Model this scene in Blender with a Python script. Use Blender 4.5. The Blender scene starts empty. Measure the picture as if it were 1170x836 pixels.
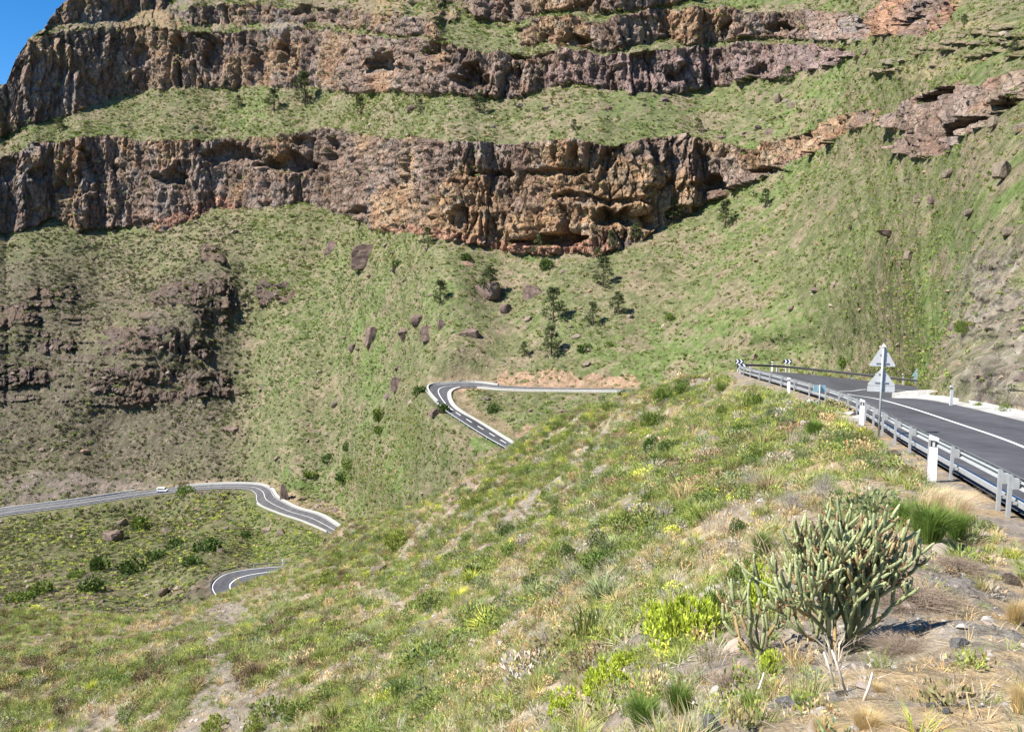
import bpy, bmesh, math, random
import numpy as np
from mathutils import Vector, Matrix
R = math.radians
rng = np.random.default_rng(7)
random.seed(7)
scene = bpy.context.scene
COL = scene.collection
F_PX, HX, CY, PITCH = 910.0, 585.0, 418.0, R(6.8)   # focal length, centre column and row in photo pixels; camera tilted down

# ------------------------------------------------------------------ world, sun, camera
SUN_EL, SUN_AZ = R(50), R(-109)          # azimuth measured from +Y clockwise
sunv = Vector((math.sin(SUN_AZ)*math.cos(SUN_EL), math.cos(SUN_AZ)*math.cos(SUN_EL), math.sin(SUN_EL)))
w = bpy.data.worlds.new("World"); scene.world = w; w.use_nodes = True
nt = w.node_tree; bg = nt.nodes['Background']
sk = nt.nodes.new('ShaderNodeTexSky'); sk.sky_type = 'NISHITA'; sk.sun_disc = False
sk.sun_elevation = SUN_EL; sk.sun_rotation = SUN_AZ % (2*math.pi)
sk.altitude = 3000; sk.air_density = 1.0; sk.dust_density = 0.0; sk.ozone_density = 2.5
hs = nt.nodes.new('ShaderNodeHueSaturation'); hs.inputs['Saturation'].default_value = 1.35; nt.links.new(sk.outputs[0], hs.inputs['Color']); nt.links.new(hs.outputs[0], bg.inputs[0]); bg.inputs[1].default_value = 0.09
sl = bpy.data.lights.new('sun', 'SUN'); sl.energy = 4.8; sl.angle = R(0.5); sl.color = (1.0, 0.955, 0.88)
so = bpy.data.objects.new('sun', sl); COL.objects.link(so)
so.rotation_euler = sunv.to_track_quat('Z', 'Y').to_euler()
cd = bpy.data.cameras.new('camera'); cam = bpy.data.objects.new('camera', cd); COL.objects.link(cam)
cd.sensor_width = 36; cd.lens = 36*F_PX/1170; cd.clip_start = 0.1; cd.clip_end = 5000
cam.location = (0, 0, 0); cam.rotation_euler = (R(90)-PITCH, 0, 0); scene.camera = cam
scene.view_settings.view_transform = 'Standard'; scene.view_settings.look = 'None'
scene.view_settings.exposure = 1.05; scene.view_settings.gamma = 1
scene.view_settings.use_curve_mapping = False
scene.cycles.max_bounces = 5; scene.cycles.diffuse_bounces = 3; scene.cycles.transparent_max_bounces = 4
scene.cycles.caustics_reflective = False; scene.cycles.caustics_refractive = False

def TT(py):
    v = (CY-np.asarray(py, float))/F_PX; return (-math.sin(PITCH)+v*math.cos(PITCH))/(math.cos(PITCH)+v*math.sin(PITCH))
def UU(px, py):
    v = (CY-np.asarray(py, float))/F_PX; return (np.asarray(px, float)-HX)/F_PX/(math.cos(PITCH)+v*math.sin(PITCH))
def P(px, py, d): return (float(UU(px, py))*d, float(d), float(TT(py))*d)
def PZ(px, py, z): return P(px, py, z/float(TT(py)))
def sstep(a, b, x):
    t = np.clip((x-a)/(b-a), 0, 1); return t*t*(3-2*t)

# ------------------------------------------------------------------ numpy noise
def _h(ix, iy, iz, s):
    n = (ix.astype(np.int64)*374761393 + iy.astype(np.int64)*668265263 + iz.astype(np.int64)*2147483647*3 + s*1274126177) & 0xFFFFFFFF
    n = ((n ^ (n >> 13)) * 1274126177) & 0xFFFFFFFF
    n = ((n ^ (n >> 16)) * 2246822519) & 0xFFFFFFFF
    n = n ^ (n >> 15)
    return (n & 0xFFFFFF).astype(np.float32)/np.float32(0xFFFFFF)
def vnoise(x, y, z=None, seed=0):
    x = np.asarray(x, dtype=np.float64); y = np.asarray(y, dtype=np.float64)
    x, y = np.broadcast_arrays(x, y)
    ix = np.floor(x); iy = np.floor(y); fx = (x-ix); fy = (y-iy)
    ux = fx*fx*(3-2*fx); uy = fy*fy*(3-2*fy)
    if z is None:
        o = np.zeros_like(ix)
        a = _h(ix, iy, o, seed); b = _h(ix+1, iy, o, seed); c = _h(ix, iy+1, o, seed); d = _h(ix+1, iy+1, o, seed)
        return ((a*(1-ux)+b*ux)*(1-uy) + (c*(1-ux)+d*ux)*uy)*2-1
    z = np.broadcast_to(np.asarray(z, dtype=np.float64), x.shape)
    iz = np.floor(z); fz = z-iz; uz = fz*fz*(3-2*fz)
    r = []
    for k in (0, 1):
        a = _h(ix, iy, iz+k, seed); b = _h(ix+1, iy, iz+k, seed); c = _h(ix, iy+1, iz+k, seed); d = _h(ix+1, iy+1, iz+k, seed)
        r.append((a*(1-ux)+b*ux)*(1-uy) + (c*(1-ux)+d*ux)*uy)
    return (r[0]*(1-uz)+r[1]*uz)*2-1
def fbm(x, y, z=None, o=4, seed=0, g=0.5):
    s = 0; a = 1.0; t = 0
    for k in range(o):
        f = 2.03**k
        s = s + a*vnoise(x*f+k*7.3, y*f+k*3.1, None if z is None else z*f+k*5.7, seed+k*17); t += a; a *= g
    return s/t
def ridge(x, y, z=None, o=3, seed=0):
    s = 0; a = 1.0; t = 0
    for k in range(o):
        f = 2.1**k
        s = s + a*(1-2*np.abs(vnoise(x*f+k*7.3, y*f+k*3.1, None if z is None else z*f, seed+k*13))); t += a; a *= .5
    return s/t

# ------------------------------------------------------------------ thin-plate interpolation
class TPS:
    def __init__(s, pts, val, sx=1.0, lam=0.0):
        s.p = np.array(pts, float)/sx; s.sx = sx; n = len(pts)
        d = np.linalg.norm(s.p[:, None]-s.p[None], axis=2)
        K = s.k(d)+lam*np.eye(n); A = np.zeros((n+3, n+3)); A[:n, :n] = K
        A[:n, n] = 1; A[:n, n+1:] = s.p; A[n, :n] = 1; A[n+1:, :n] = s.p.T
        b = np.zeros(n+3); b[:n] = val; s.w = np.linalg.solve(A, b)
    def k(s, d): return np.where(d > 0, d*d*np.log(np.maximum(d, 1e-9)), 0)
    def __call__(s, x, y):
        sh = np.shape(x); x = np.ravel(x)/s.sx; y = np.ravel(y)/s.sx; n = len(s.p)
        out = s.w[n]+s.w[n+1]*x+s.w[n+2]*y
        for i in range(n):
            d2 = (x-s.p[i, 0])**2+(y-s.p[i, 1])**2
            out = out+s.w[i]*0.5*d2*np.log(np.maximum(d2, 1e-12))
        return out.reshape(sh)

def in_poly(px, py, poly):
    ins = np.zeros(np.shape(px), bool); n = len(poly)
    for i in range(n):
        x1, y1 = poly[i]; x2, y2 = poly[(i+1) % n]
        if y1 == y2: continue
        c = ((y1 > py) != (y2 > py)) & (px < (x2-x1)*(py-y1)/(y2-y1)+x1)
        ins ^= c
    return ins
def dist_poly(x, y, pts, closed=False):
    """distance to a polyline, and the position along it (in segments)"""
    x = np.asarray(x, float); best = np.full(x.shape, 1e18); par = np.zeros(x.shape)
    n = len(pts); m = n if closed else n-1
    for i in range(m):
        ax, ay = pts[i][:2]; bx, by = pts[(i+1) % n][:2]
        dx, dy = bx-ax, by-ay; L = dx*dx+dy*dy+1e-12
        t = np.clip(((x-ax)*dx+(y-ay)*dy)/L, 0, 1)
        d = (x-ax-t*dx)**2+(y-ay-t*dy)**2
        k = d < best; best = np.where(k, d, best); par = np.where(k, i+t, par)
    return np.sqrt(best), par
def catmull(pts, n=8):
    p = [np.array(q, float) for q in pts]; p = [2*p[0]-p[1]]+p+[2*p[-1]-p[-2]]; out = []
    for i in range(1, len(p)-2):
        for k in range(n):
            t = k/n
            out.append(0.5*((2*p[i])+(-p[i-1]+p[i+1])*t+(2*p[i-1]-5*p[i]+4*p[i+1]-p[i+2])*t*t+(-p[i-1]+3*p[i]-3*p[i+1]+p[i+2])*t**3))
    out.append(p[-2]); return np.array(out)

# ------------------------------------------------------------------ materials
def newmat(name):
    m = bpy.data.materials.new(name); m.use_nodes = True
    b = m.node_tree.nodes['Principled BSDF']; return m, m.node_tree, b
def mat_plain(name, col, rough=0.6, metal=0.0, var=0.12, scale=8.0, spec=0.4):
    m, nt, b = newmat(name)
    n = nt.nodes.new('ShaderNodeTexNoise'); n.inputs['Scale'].default_value = scale; n.inputs['Detail'].default_value = 6
    tc = nt.nodes.new('ShaderNodeTexCoord'); nt.links.new(tc.outputs['Object'], n.inputs['Vector'])
    mr = nt.nodes.new('ShaderNodeMapRange'); mr.inputs['From Min'].default_value = .3; mr.inputs['From Max'].default_value = .7
    mr.inputs['To Min'].default_value = 1-var; mr.inputs['To Max'].default_value = 1+var
    nt.links.new(n.outputs['Fac'], mr.inputs['Value'])
    mx = nt.nodes.new('ShaderNodeVectorMath'); mx.operation = 'SCALE'; mx.inputs[0].default_value = col[:3]
    nt.links.new(mr.outputs['Result'], mx.inputs['Scale']); nt.links.new(mx.outputs[0], b.inputs['Base Color'])
    b.inputs['Roughness'].default_value = rough; b.inputs['Metallic'].default_value = metal
    b.inputs['Specular IOR Level'].default_value = spec
    return m
def mat_ground(name, bump_scales, rough=0.95):
    """base colour from the 'Col' attribute, multiplied by fine world-space noise, with bump"""
    m, nt, b = newmat(name); L = nt.links
    at = nt.nodes.new('ShaderNodeAttribute'); at.attribute_name = 'Col'
    geo = nt.nodes.new('ShaderNodeNewGeometry'); prev = at.outputs['Color']; h = None
    for i, (sc, am, bd) in enumerate(bump_scales):
        n = nt.nodes.new('ShaderNodeTexNoise'); n.inputs['Scale'].default_value = sc; n.inputs['Detail'].default_value = 5; n.inputs['Roughness'].default_value = .65
        L.new(geo.outputs['Position'], n.inputs['Vector'])
        mr = nt.nodes.new('ShaderNodeMapRange'); mr.inputs['From Min'].default_value = .3; mr.inputs['From Max'].default_value = .7
        mr.inputs['To Min'].default_value = 1-am; mr.inputs['To Max'].default_value = 1+am
        L.new(n.outputs['Fac'], mr.inputs['Value'])
        mx = nt.nodes.new('ShaderNodeVectorMath'); mx.operation = 'SCALE'
        L.new(prev, mx.inputs[0]); L.new(mr.outputs['Result'], mx.inputs['Scale']); prev = mx.outputs[0]
        bp = nt.nodes.new('ShaderNodeBump'); bp.inputs['Strength'].default_value = 1.0; bp.inputs['Distance'].default_value = bd
        L.new(n.outputs['Fac'], bp.inputs['Height'])
        if h is not None: L.new(h, bp.inputs['Normal'])
        h = bp.outputs['Normal']
    L.new(prev, b.inputs['Base Color']); L.new(h, b.inputs['Normal'])
    b.inputs['Roughness'].default_value = rough; b.inputs['Specular IOR Level'].default_value = 0.1
    return m
def mat_leaf(name, col=None, var=0.35, scale=3.0, trans=0.25):
    """foliage: colour from the instance tint (col None) or fixed; leaves vary by the per-leaf 'lv' attribute"""
    m, nt, b = newmat(name); L = nt.links
    if col is None:
        at = nt.nodes.new('ShaderNodeAttribute'); at.attribute_type = 'INSTANCER'; at.attribute_name = 'tint'; src = at.outputs['Color']
    else:
        rgb = nt.nodes.new('ShaderNodeRGB'); rgb.outputs[0].default_value = (*col[:3], 1); src = rgb.outputs[0]
    lv = nt.nodes.new('ShaderNodeAttribute'); lv.attribute_name = 'lv'
    mx = nt.nodes.new('ShaderNodeVectorMath'); mx.operation = 'MULTIPLY'
    L.new(src, mx.inputs[0]); L.new(lv.outputs['Color'], mx.inputs[1])
    L.new(mx.outputs[0], b.inputs['Base Color']); b.inputs['Roughness'].default_value = .7
    b.inputs['Specular IOR Level'].default_value = 0.2
    tr = nt.nodes.new('ShaderNodeBsdfTranslucent'); L.new(mx.outputs[0], tr.inputs['Color'])
    ms = nt.nodes.new('ShaderNodeMixShader'); ms.inputs[0].default_value = trans
    out = nt.nodes['Material Output']; L.new(b.outputs[0], ms.inputs[1]); L.new(tr.outputs[0], ms.inputs[2]); L.new(ms.outputs[0], out.inputs[0])
    return m

# ------------------------------------------------------------------ mesh helpers
def link(name, me, mats, parent=None):
    o = bpy.data.objects.new(name, me)
    for m in (mats if isinstance(mats, (list, tuple)) else [mats]):
        if m is not None and len(me.materials) < len(mats if isinstance(mats, (list, tuple)) else [mats]): me.materials.append(m)
    COL.objects.link(o)
    if parent is not None: o.parent = parent
    return o
def mesh_np(name, V, Fq, smooth=False):
    """V (n,3) array; Fq (m,k) array of equal-sized faces"""
    me = bpy.data.meshes.new(name); V = np.asarray(V, np.float32); Fq = np.asarray(Fq, np.int32)
    me.vertices.add(len(V)); me.vertices.foreach_set('co', V.ravel())
    k = Fq.shape[1]; me.loops.add(Fq.size); me.loops.foreach_set('vertex_index', Fq.ravel())
    me.polygons.add(len(Fq)); me.polygons.foreach_set('loop_start', np.arange(len(Fq), dtype=np.int32)*k)
    me.polygons.foreach_set('use_smooth', np.full(len(Fq), smooth, dtype=bool))
    me.update(calc_edges=True); return me
def set_col(me, name, C, domain='POINT'):
    a = me.attributes.new(name, 'FLOAT_COLOR', domain)
    C = np.asarray(C, np.float32)
    if C.shape[1] == 3: C = np.hstack([C, np.ones((len(C), 1), np.float32)])
    a.data.foreach_set('color', C.ravel())
def tag(o, label=None, cat=None, group=None, kind=None):
    if label: o['label'] = label
    if cat: o['category'] = cat
    if group: o['group'] = group
    if kind: o['kind'] = kind
    return o
def empty(name, loc=(0, 0, 0), rz=0, sc=1):
    o = bpy.data.objects.new(name, None); COL.objects.link(o); o.location = loc; o.rotation_euler = (0, 0, rz)
    o.scale = (sc, sc, sc); o.empty_display_size = .2; return o
def copy_thing(root):
    c = root.copy(); COL.objects.link(c)
    for ch in [x for x in bpy.data.objects if x.parent == root]:
        k = ch.copy(); COL.objects.link(k); k.parent = c
        for g in [x for x in bpy.data.objects if x.parent == ch]:
            q = g.copy(); COL.objects.link(q); q.parent = k
    return c
class MB:
    def __init__(s): s.v = []; s.f = []; s.m = []; s.cur = 0
    def add(s, vs, fs):
        o = len(s.v); s.v += [tuple(map(float, q)) for q in vs]
        for f in fs: s.f.append([i+o for i in f]); s.m.append(s.cur)
    def box(s, c, size, rot=None):
        hx, hy, hz = [q/2 for q in size]
        vs = [Vector((x*hx, y*hy, z*hz)) for x in (-1, 1) for y in (-1, 1) for z in (-1, 1)]
        if rot is not None: vs = [rot @ v for v in vs]
        s.add([v+Vector(c) for v in vs], [(0, 1, 3, 2), (4, 6, 7, 5), (0, 4, 5, 1), (2, 3, 7, 6), (0, 2, 6, 4), (1, 5, 7, 3)])
    def tube(s, pts, rad, n=8, cap=True):
        pts = [Vector(p) for p in pts]; rad = rad if isinstance(rad, (list, tuple)) else [rad]*len(pts)
        vs = []; up = Vector((0.13, 0.31, 0.94)).normalized()
        t0 = (pts[1]-pts[0]).normalized(); a = t0.cross(up)
        if a.length < .05: a = t0.cross(Vector((1, 0, 0)))
        a.normalize()
        for i, p in enumerate(pts):
            t = (pts[min(i+1, len(pts)-1)]-pts[max(i-1, 0)]).normalized()
            a = (a-t*a.dot(t)).normalized(); b = t.cross(a)
            for k in range(n):
                th = 2*math.pi*k/n; vs.append(p+(a*math.cos(th)+b*math.sin(th))*rad[i])
        fs = []
        for i in range(len(pts)-1):
            for k in range(n):
                k2 = (k+1) % n; fs.append((i*n+k, i*n+k2, (i+1)*n+k2, (i+1)*n+k))
        if cap: fs.append(tuple(range(n))[::-1]); fs.append(tuple((len(pts)-1)*n+k for k in range(n)))
        s.add(vs, fs)
    def prism(s, poly, y0, y1):
        """polygon in the x-z plane, extruded along y"""
        n = len(poly); vs = [(x, y0, z) for x, z in poly]+[(x, y1, z) for x, z in poly]
        s.add(vs, [tuple(range(n)), tuple(range(n, 2*n))[::-1]]+[((i+1) % n, i, i+n, (i+1) % n+n) for i in range(n)])
    def build(s, name, mats, parent=None, smooth=False, bevel=0):
        me = bpy.data.meshes.new(name); me.from_pydata(s.v, [], s.f)
        mats = mats if isinstance(mats, (list, tuple)) else [mats]
        for m in mats: me.materials.append(m)
        me.polygons.foreach_set('material_index', s.m)
        if smooth: me.polygons.foreach_set('use_smooth', [True]*len(s.f))
        bm = bmesh.new(); bm.from_mesh(me); bmesh.ops.recalc_face_normals(bm, faces=bm.faces)
        if bevel: bmesh.ops.bevel(bm, geom=[e for e in bm.edges], offset=bevel, segments=1, affect='EDGES', clamp_overlap=True)
        bm.to_mesh(me); bm.free()
        o = bpy.data.objects.new(name, me); COL.objects.link(o)
        if parent is not None: o.parent = parent
        return o
def sweep(mb, path, prof, closed=False, miter=True):
    """sweep a profile [(right, up)...] along a path of world points (horizontal frame)"""
    path = np.array(path, float); n = len(path); T = np.gradient(path, axis=0); T[:, 2] = 0
    T /= np.linalg.norm(T, axis=1)[:, None]; Rv = np.stack([T[:, 1], -T[:, 0], np.zeros(n)], 1)
    k = len(prof); vs = []
    for i in range(n):
        for (r, u) in prof: vs.append(path[i]+Rv[i]*r+np.array((0, 0, u)))
    fs = []
    for i in range(n-1):
        for j in range(k if closed else k-1):
            j2 = (j+1) % k; fs.append((i*k+j, i*k+j2, (i+1)*k+j2, (i+1)*k+j))
    if closed: fs.append(tuple(range(k))[::-1]); fs.append(tuple((n-1)*k+j for j in range(k)))
    mb.add(vs, fs)
def resample(path, step):
    path = np.array(path, float); L = np.r_[0, np.cumsum(np.linalg.norm(np.diff(path, axis=0), axis=1))]
    n = max(2, int(L[-1]/step)+1); t = np.linspace(0, L[-1], n)
    return np.stack([np.interp(t, L, path[:, k]) for k in range(path.shape[1])], 1)

# ------------------------------------------------------------------ roads: pairs of edge points in the world (outer, inner)
D_ST = [((3.6, -6), (10.6, -7), -2.8), ((7.1, 6), (14.0, 5), -3.8), ((9.75, 15), (16.8, 14.5), -4.6), ((11, 19.2), (17.9, 19), -5.0),
        ((12.8, 25.7), (19.6, 26), -5.57), ((14.5, 31.2), (20.9, 32), -6.07), ((16.2, 37.4), (22.2, 38.7), -6.6),
        ((17.5, 43.4), (22.9, 44), -7.1), ((18.8, 51.9), (23.3, 48.5), -7.8), ((19.8, 60), (24, 52), -8.4), ((21, 70), (25, 55.5), -9.2),
        ((22.3, 77), (26.3, 58.5), -9.8), ((24.8, 81), (28, 61), -10.2), ((29, 83), (30.5, 63), -10.6), ((35, 83), (34.5, 65), -11.2),
        ((43, 82), (42, 66.5), -12.0), ((60, 80), (60, 68), -13.5)]
D_O = catmull([(*o, z) for o, i, z in D_ST], 6); D_I = catmull([(*i, z) for o, i, z in D_ST], 6)
# lower roads: left edge / right edge stations seen from the camera, (px, py, z)
def edge_pts(l): return [PZ(*q) for q in l]
A_O = catmull(edge_pts([(738, 444, -30.1), (700, 444, -30.8), (640, 443.0, -31.8), (600, 442, -32.4), (570, 440, -32.8), (545, 437.2, -33.2), (515, 438, -33.4), (492, 440, -33.7), (488, 446, -34.1),
                        (499, 460, -35), (513, 472, -35.8), (553, 498, -37.8), (583, 515, -39), (612, 531, -40.2)]), 6)
A_I = catmull(edge_pts([(738, 447.5, -30.1), (700, 447.5, -30.8), (640, 447.0, -31.8), (600, 446.4, -32.4), (570, 445.2, -32.8), (545, 443, -33.2), (527, 443, -33.4), (518.5, 446, -33.7), (515.5, 451, -34.1),
                        (519, 461, -35), (529, 470, -35.8), (556, 486, -37.8), (597, 511, -39), (640, 536, -40.2)]), 6)
B_O = catmull(edge_pts([(-320, 627, -121), (-150, 604, -113.5), (0, 582.5, -107), (90, 571, -104), (155, 561.5, -102), (200, 556.5, -99.5), (245, 553, -96.5), (290, 553, -93.3), (308, 558, -92), (316, 568, -91),
                        (338, 580, -90), (365, 588, -88.8), (387, 601.5, -87.6), (402, 611, -87)]), 6)
B_I = catmull(edge_pts([(-320, 637, -121), (-150, 613.5, -113.5), (0, 590, -107), (90, 578, -104), (155, 568, -102), (200, 562.5, -99.5), (245, 558.5, -96.5), (280, 559, -93.3), (291, 564, -92), (294, 575, -91),
                        (318, 586, -90), (345, 595, -88.8), (374, 607.5, -87.6), (390, 617, -87)]), 6)
C_O = catmull(edge_pts([(430, 640, -64), (380, 642.5, -66), (336, 645.5, -68.2), (300, 648, -69.6), (274, 651, -70.4), (254, 656, -71), (243, 664, -71.4), (240, 673, -71.8), (250, 684, -72.2), (290, 700, -73), (350, 715, -74)]), 6)
C_I = catmull(edge_pts([(430, 651, -64), (380, 654, -66), (336, 657, -68.2), (318, 660, -69.6), (306, 662.5, -70.4), (298, 664.5, -71), (292, 666.5, -71.4), (290, 668.5, -71.8), (296, 672, -72.2), (320, 686, -73), (370, 700, -74)]), 6)
LOWER = [(A_O, A_I), (B_O, B_I), (C_O, C_I)]

# ------------------------------------------------------------------ the far valley side (one sheet, integrated upward from the valley)
NEARPX = 1052
low_pts = [(-420, 660, 330), (-200, 610, 345), (0, 586, 345), (90, 575, 357), (183, 561, 360), (240, 556, 350), (290, 556, 340), (305, 575, 305), (340, 588, 285),
  (385, 604, 265), (420, 575, 265), (400, 545, 300), (450, 470, 270), (490, 440, 234), (450, 560, 215), (500, 500, 205), (540, 540, 180), (560, 490, 187), (600, 512, 172),
  (510, 466, 204), (500, 600, 185), (300, 620, 262), (200, 620, 285), (100, 620, 300), (0, 625, 300), (-200, 680, 240), (0, 680, 205), (100, 680, 196),
  (215, 640, 212), (250, 662, 180), (300, 655, 184), (340, 650, 180), (240, 690, 168), (200, 730, 155), (0, 765, 150), (-400, 765, 160), (400, 650, 178), (400, 765, 160), (600, 560, 160),
  (570, 441, 226), (700, 446, 206), (640, 445, 213), (620, 480, 190), (700, 520, 170), (760, 442, 198), (800, 430, 194), (850, 416, 188), (900, 414, 182), (960, 420, 168), (1000, 424, 150), (1020, 428, 134), (1045, 436, 106),
  (850, 480, 165), (960, 500, 150), (1045, 500, 104), (700, 765, 150), (1040, 765, 100)]
base_low = TPS([(a, b) for a, b, c in low_pts], np.log([c for a, b, c in low_pts]), 100.0, 0.002)
near_px = [1046, 1060, 1100, 1170, 1250, 1400, 1600]; near_d = [47.5, 45.6, 40.2, 33.8, 29.8, 25, 20]
anch_x = [-420, -200, 0, 183, 290, 340, 385, 450, 490, 560, 700, 780, 850, 1000, 1050, 1060, 1100, 1170, 1250, 1400, 1600]
anch_y = [640, 603, 579, 556, 548, 562, 555, 470, 434, 432, 436, 424, 414, 418, 424, 453, 462, 480, 498, 530, 575]
def top_y(px): return np.interp(px, [-420, -100, 0, 8, 12, 18, 28, 36, 46, 60, 68, 78, 95, 130, 200, 320, 1600], [240, 150, 97, 96, 84, 68, 50, 42, 36, 17, 8, -2, -14, -45, -90, -130, -140])
pxs = np.r_[np.arange(-420, -30, 6), np.arange(-30, 1200, 1.25), np.arange(1200, 1600, 6)]
ya = np.interp(pxs, anch_x, anch_y); yt = top_y(pxs)
NB, NU = 200, 440
PY = np.concatenate([np.linspace(np.full_like(pxs, 770), ya, NB+1), np.linspace(ya, yt, NU+1)[1:]], 0)
PX = np.broadcast_to(pxs, PY.shape).copy(); T = TT(PY); U = UU(PX, PY)
CL = {}
CL['c1'] = [(-300, 240), (-200, 190), (-60, 130), (0, 100), (14, 66), (30, 47), (60, 40), (100, 36), (160, 30), (240, 38), (330, 32), (400, 38), (480, 45), (555, 58), (600, 62), (640, 58), (700, 62), (760, 55), (850, 52), (930, 50), (978, 60),
  (960, 72), (900, 88), (860, 88), (800, 104), (720, 106), (680, 98), (640, 97), (600, 110), (570, 112), (500, 106), (400, 104), (300, 98), (200, 102), (120, 112), (60, 135), (0, 155), (-60, 180), (-200, 240), (-300, 290)]
CL['c0'] = [(585, 28), (620, 18), (690, 25), (740, 12), (800, 10), (870, 15), (960, 12), (985, 20), (990, 45), (930, 46), (860, 45), (790, 50), (760, 42), (700, 58), (640, 52), (590, 50)]
CL['c0b'] = [(985, 22), (1010, 0), (1060, -8), (1100, 0), (1075, 30), (1050, 42), (1000, 42)]
CL['c0c'] = [(200, 10), (300, 5), (390, 10), (470, 18), (500, 28), (510, 45), (430, 36), (360, 27), (300, 25), (220, 28)]
CL['top'] = [(535, -10), (800, -12), (770, 6), (700, 15), (620, 12), (575, 25), (545, 22)]
CL['top2'] = [(250, -40), (500, -45), (800, -60), (1000, -60), (1100, -90), (1100, -110), (700, -110), (300, -100)]
CL['top3'] = [(18, 64), (78, -5), (150, -30), (200, -20), (190, 12), (120, 22), (60, 30), (34, 44)]
CL['c2'] = [(-420, 330), (-200, 240), (-60, 200), (0, 180), (40, 162), (110, 155), (160, 162), (230, 160), (300, 158), (380, 148), (440, 158), (520, 160), (580, 165), (640, 160), (700, 168), (750, 155), (800, 160), (860, 170), (900, 158), (950, 140), (1000, 122), (1012, 135),
  (960, 155), (900, 185), (870, 205), (830, 222), (790, 240), (750, 258), (720, 280), (680, 292), (630, 290), (570, 285), (520, 275), (470, 268), (430, 262), (400, 245), (350, 232), (300, 238), (240, 240), (190, 262), (140, 258), (90, 262), (60, 248), (20, 262), (-60, 280), (-200, 320), (-420, 410)]
CL['c3'] = [(1010, 140), (1040, 112), (1090, 95), (1120, 98), (1170, 80), (1300, 40), (1300, 110), (1170, 112), (1110, 150), (1080, 175), (1045, 182), (1020, 170), (1035, 150)]
BANDS = [[(172, 330), (200, 324), (265, 316), (268, 350), (240, 352), (180, 346)], [(293, 320), (332, 320), (334, 347), (296, 345)], [(228, 355), (268, 352), (266, 378), (232, 376)],
  [(110, 378), (180, 372), (246, 385), (246, 402), (180, 400), (112, 404)], [(-40, 428), (30, 420), (60, 420), (55, 436), (-40, 446)], [(100, 422), (190, 420), (262, 428), (264, 452), (210, 458), (150, 460), (104, 440)],
  [(228, 278), (262, 282), (258, 302), (230, 300)], [(40, 382), (80, 378), (86, 398), (45, 404)], [(205, 398), (250, 400), (242, 420), (208, 416)], [(-30, 350), (40, 345), (38, 372), (-30, 376)], [(30, 330), (80, 325), (78, 345), (30, 352)]]
wx = PX+6*fbm(PX/38, PY/38, seed=3)+2.5*fbm(PX/9, PY/9, seed=4); wy = PY+5*fbm(PX/30, PY/30, seed=5)+3*fbm(PX/8, PY/8, seed=6)
cl = np.zeros(PY.shape); cid = {}
for k, poly in CL.items():
    i = in_poly(wx, wy, poly); cid[k] = i; cl = np.maximum(cl, i*1.0)
bn = np.zeros(PY.shape)
for poly in BANDS: bn = np.maximum(bn, in_poly(wx+8*fbm(PX/14, PY/14, seed=8), wy+5*fbm(PX/20, PY/9, seed=9), poly)*1.0)
bn *= (fbm(PX/9, PY/6, seed=10) > -.12)
# the upper left slopes and the ground between the bands are broken by many small outcrops
lefthill = sstep(330, 250, PX)*sstep(235, 262, PY)
strat = (fbm(PX/42, PY/4.2, seed=12) > .17)*sstep(318, 335, PY+.12*(PX-150))*lefthill*(PY < 465)*(fbm(PX/12, PY/12, seed=16) > -.25)
upl = in_poly(wx, wy, [(14, 90), (80, -20), (560, -60), (560, 20), (430, 30), (240, 40), (100, 50), (40, 60)])*(fbm(PX/14, PY/10, seed=13) > -.1)
rightst = in_poly(wx, wy, [(985, 80), (1060, 50), (1170, 20), (1300, 0), (1300, 60), (1170, 60), (1060, 75), (1000, 100)])*(fbm(PX/30-PY/20, PY/4, seed=14) > .2)
rockm = np.maximum.reduce([cl, bn, strat*.8, upl*.85, rightst*.7])
sbase = .6+0*PX
sbase = np.where(PX > NEARPX, .44, sbase)
sbase += (np.clip(rng.random(1), 0, 0))
mid = sstep(400, 520, PX)*sstep(900, 800, PX); sbase -= .1*mid; sbase += .13*sstep(420, 260, PX)*sstep(560, 480, PY)*sstep(225, 300, PY)
sbase = sbase+.16*sstep(230, 150, PY)*sstep(1000, 900, PX)
sbase += .05*fbm(PX/60, PY/40, seed=15)
s = sbase*(1-cl)+cl*4.5
s = np.maximum(s, T+np.where(PX > NEARPX, .13, .2))
# near-anchor depth
lo = np.exp(base_low(PX[:NB+1], PY[:NB+1]))
nd = np.interp(pxs, near_px, near_d)
D = np.zeros(PY.shape)
wN = sstep(1046, 1062, pxs)
D[:NB+1] = np.exp(np.log(lo)*(1-wN)+np.log(nd)*wN)
for r in range(NB+1, NB+NU+1):
    sm = .5*(s[r]+s[r-1]); D[r] = D[r-1]*np.clip((sm-T[r-1])/np.maximum(sm-T[r], .05), 1.0, 1.5)
    if r % 2 == 0:   # gentle sideways smoothing of the running depth keeps neighbouring columns together
        q = D[r].copy(); q[2:-2] = (D[r][:-4]+D[r][1:-3]+2*D[r][2:-2]+D[r][3:-1]+D[r][4:])/6; m_ = (np.abs(pxs-NEARPX) > 14) | (PY[r] < 380); D[r] = np.where(m_, q, D[r])
def blur_cols(A, sg):
    k = int(3*sg); g = np.exp(-.5*(np.arange(-k, k+1)/sg)**2); g /= g.sum()
    B = np.pad(A, ((0, 0), (k, k)), mode='edge'); out = np.zeros_like(A)
    for i_, g_ in enumerate(g): out += g_*B[:, i_:i_+A.shape[1]]
    return out
j0, j1 = np.searchsorted(pxs, 800), np.searchsorted(pxs, 1196)
LD = np.log(D[:, j0:j1]); b1 = blur_cols(LD, 9); b2 = blur_cols(LD, 52)
ww = sstep(800, 900, pxs[j0:j1])*sstep(1196, 1150, pxs[j0:j1]); yy_ = PY[:, j0:j1]
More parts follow.
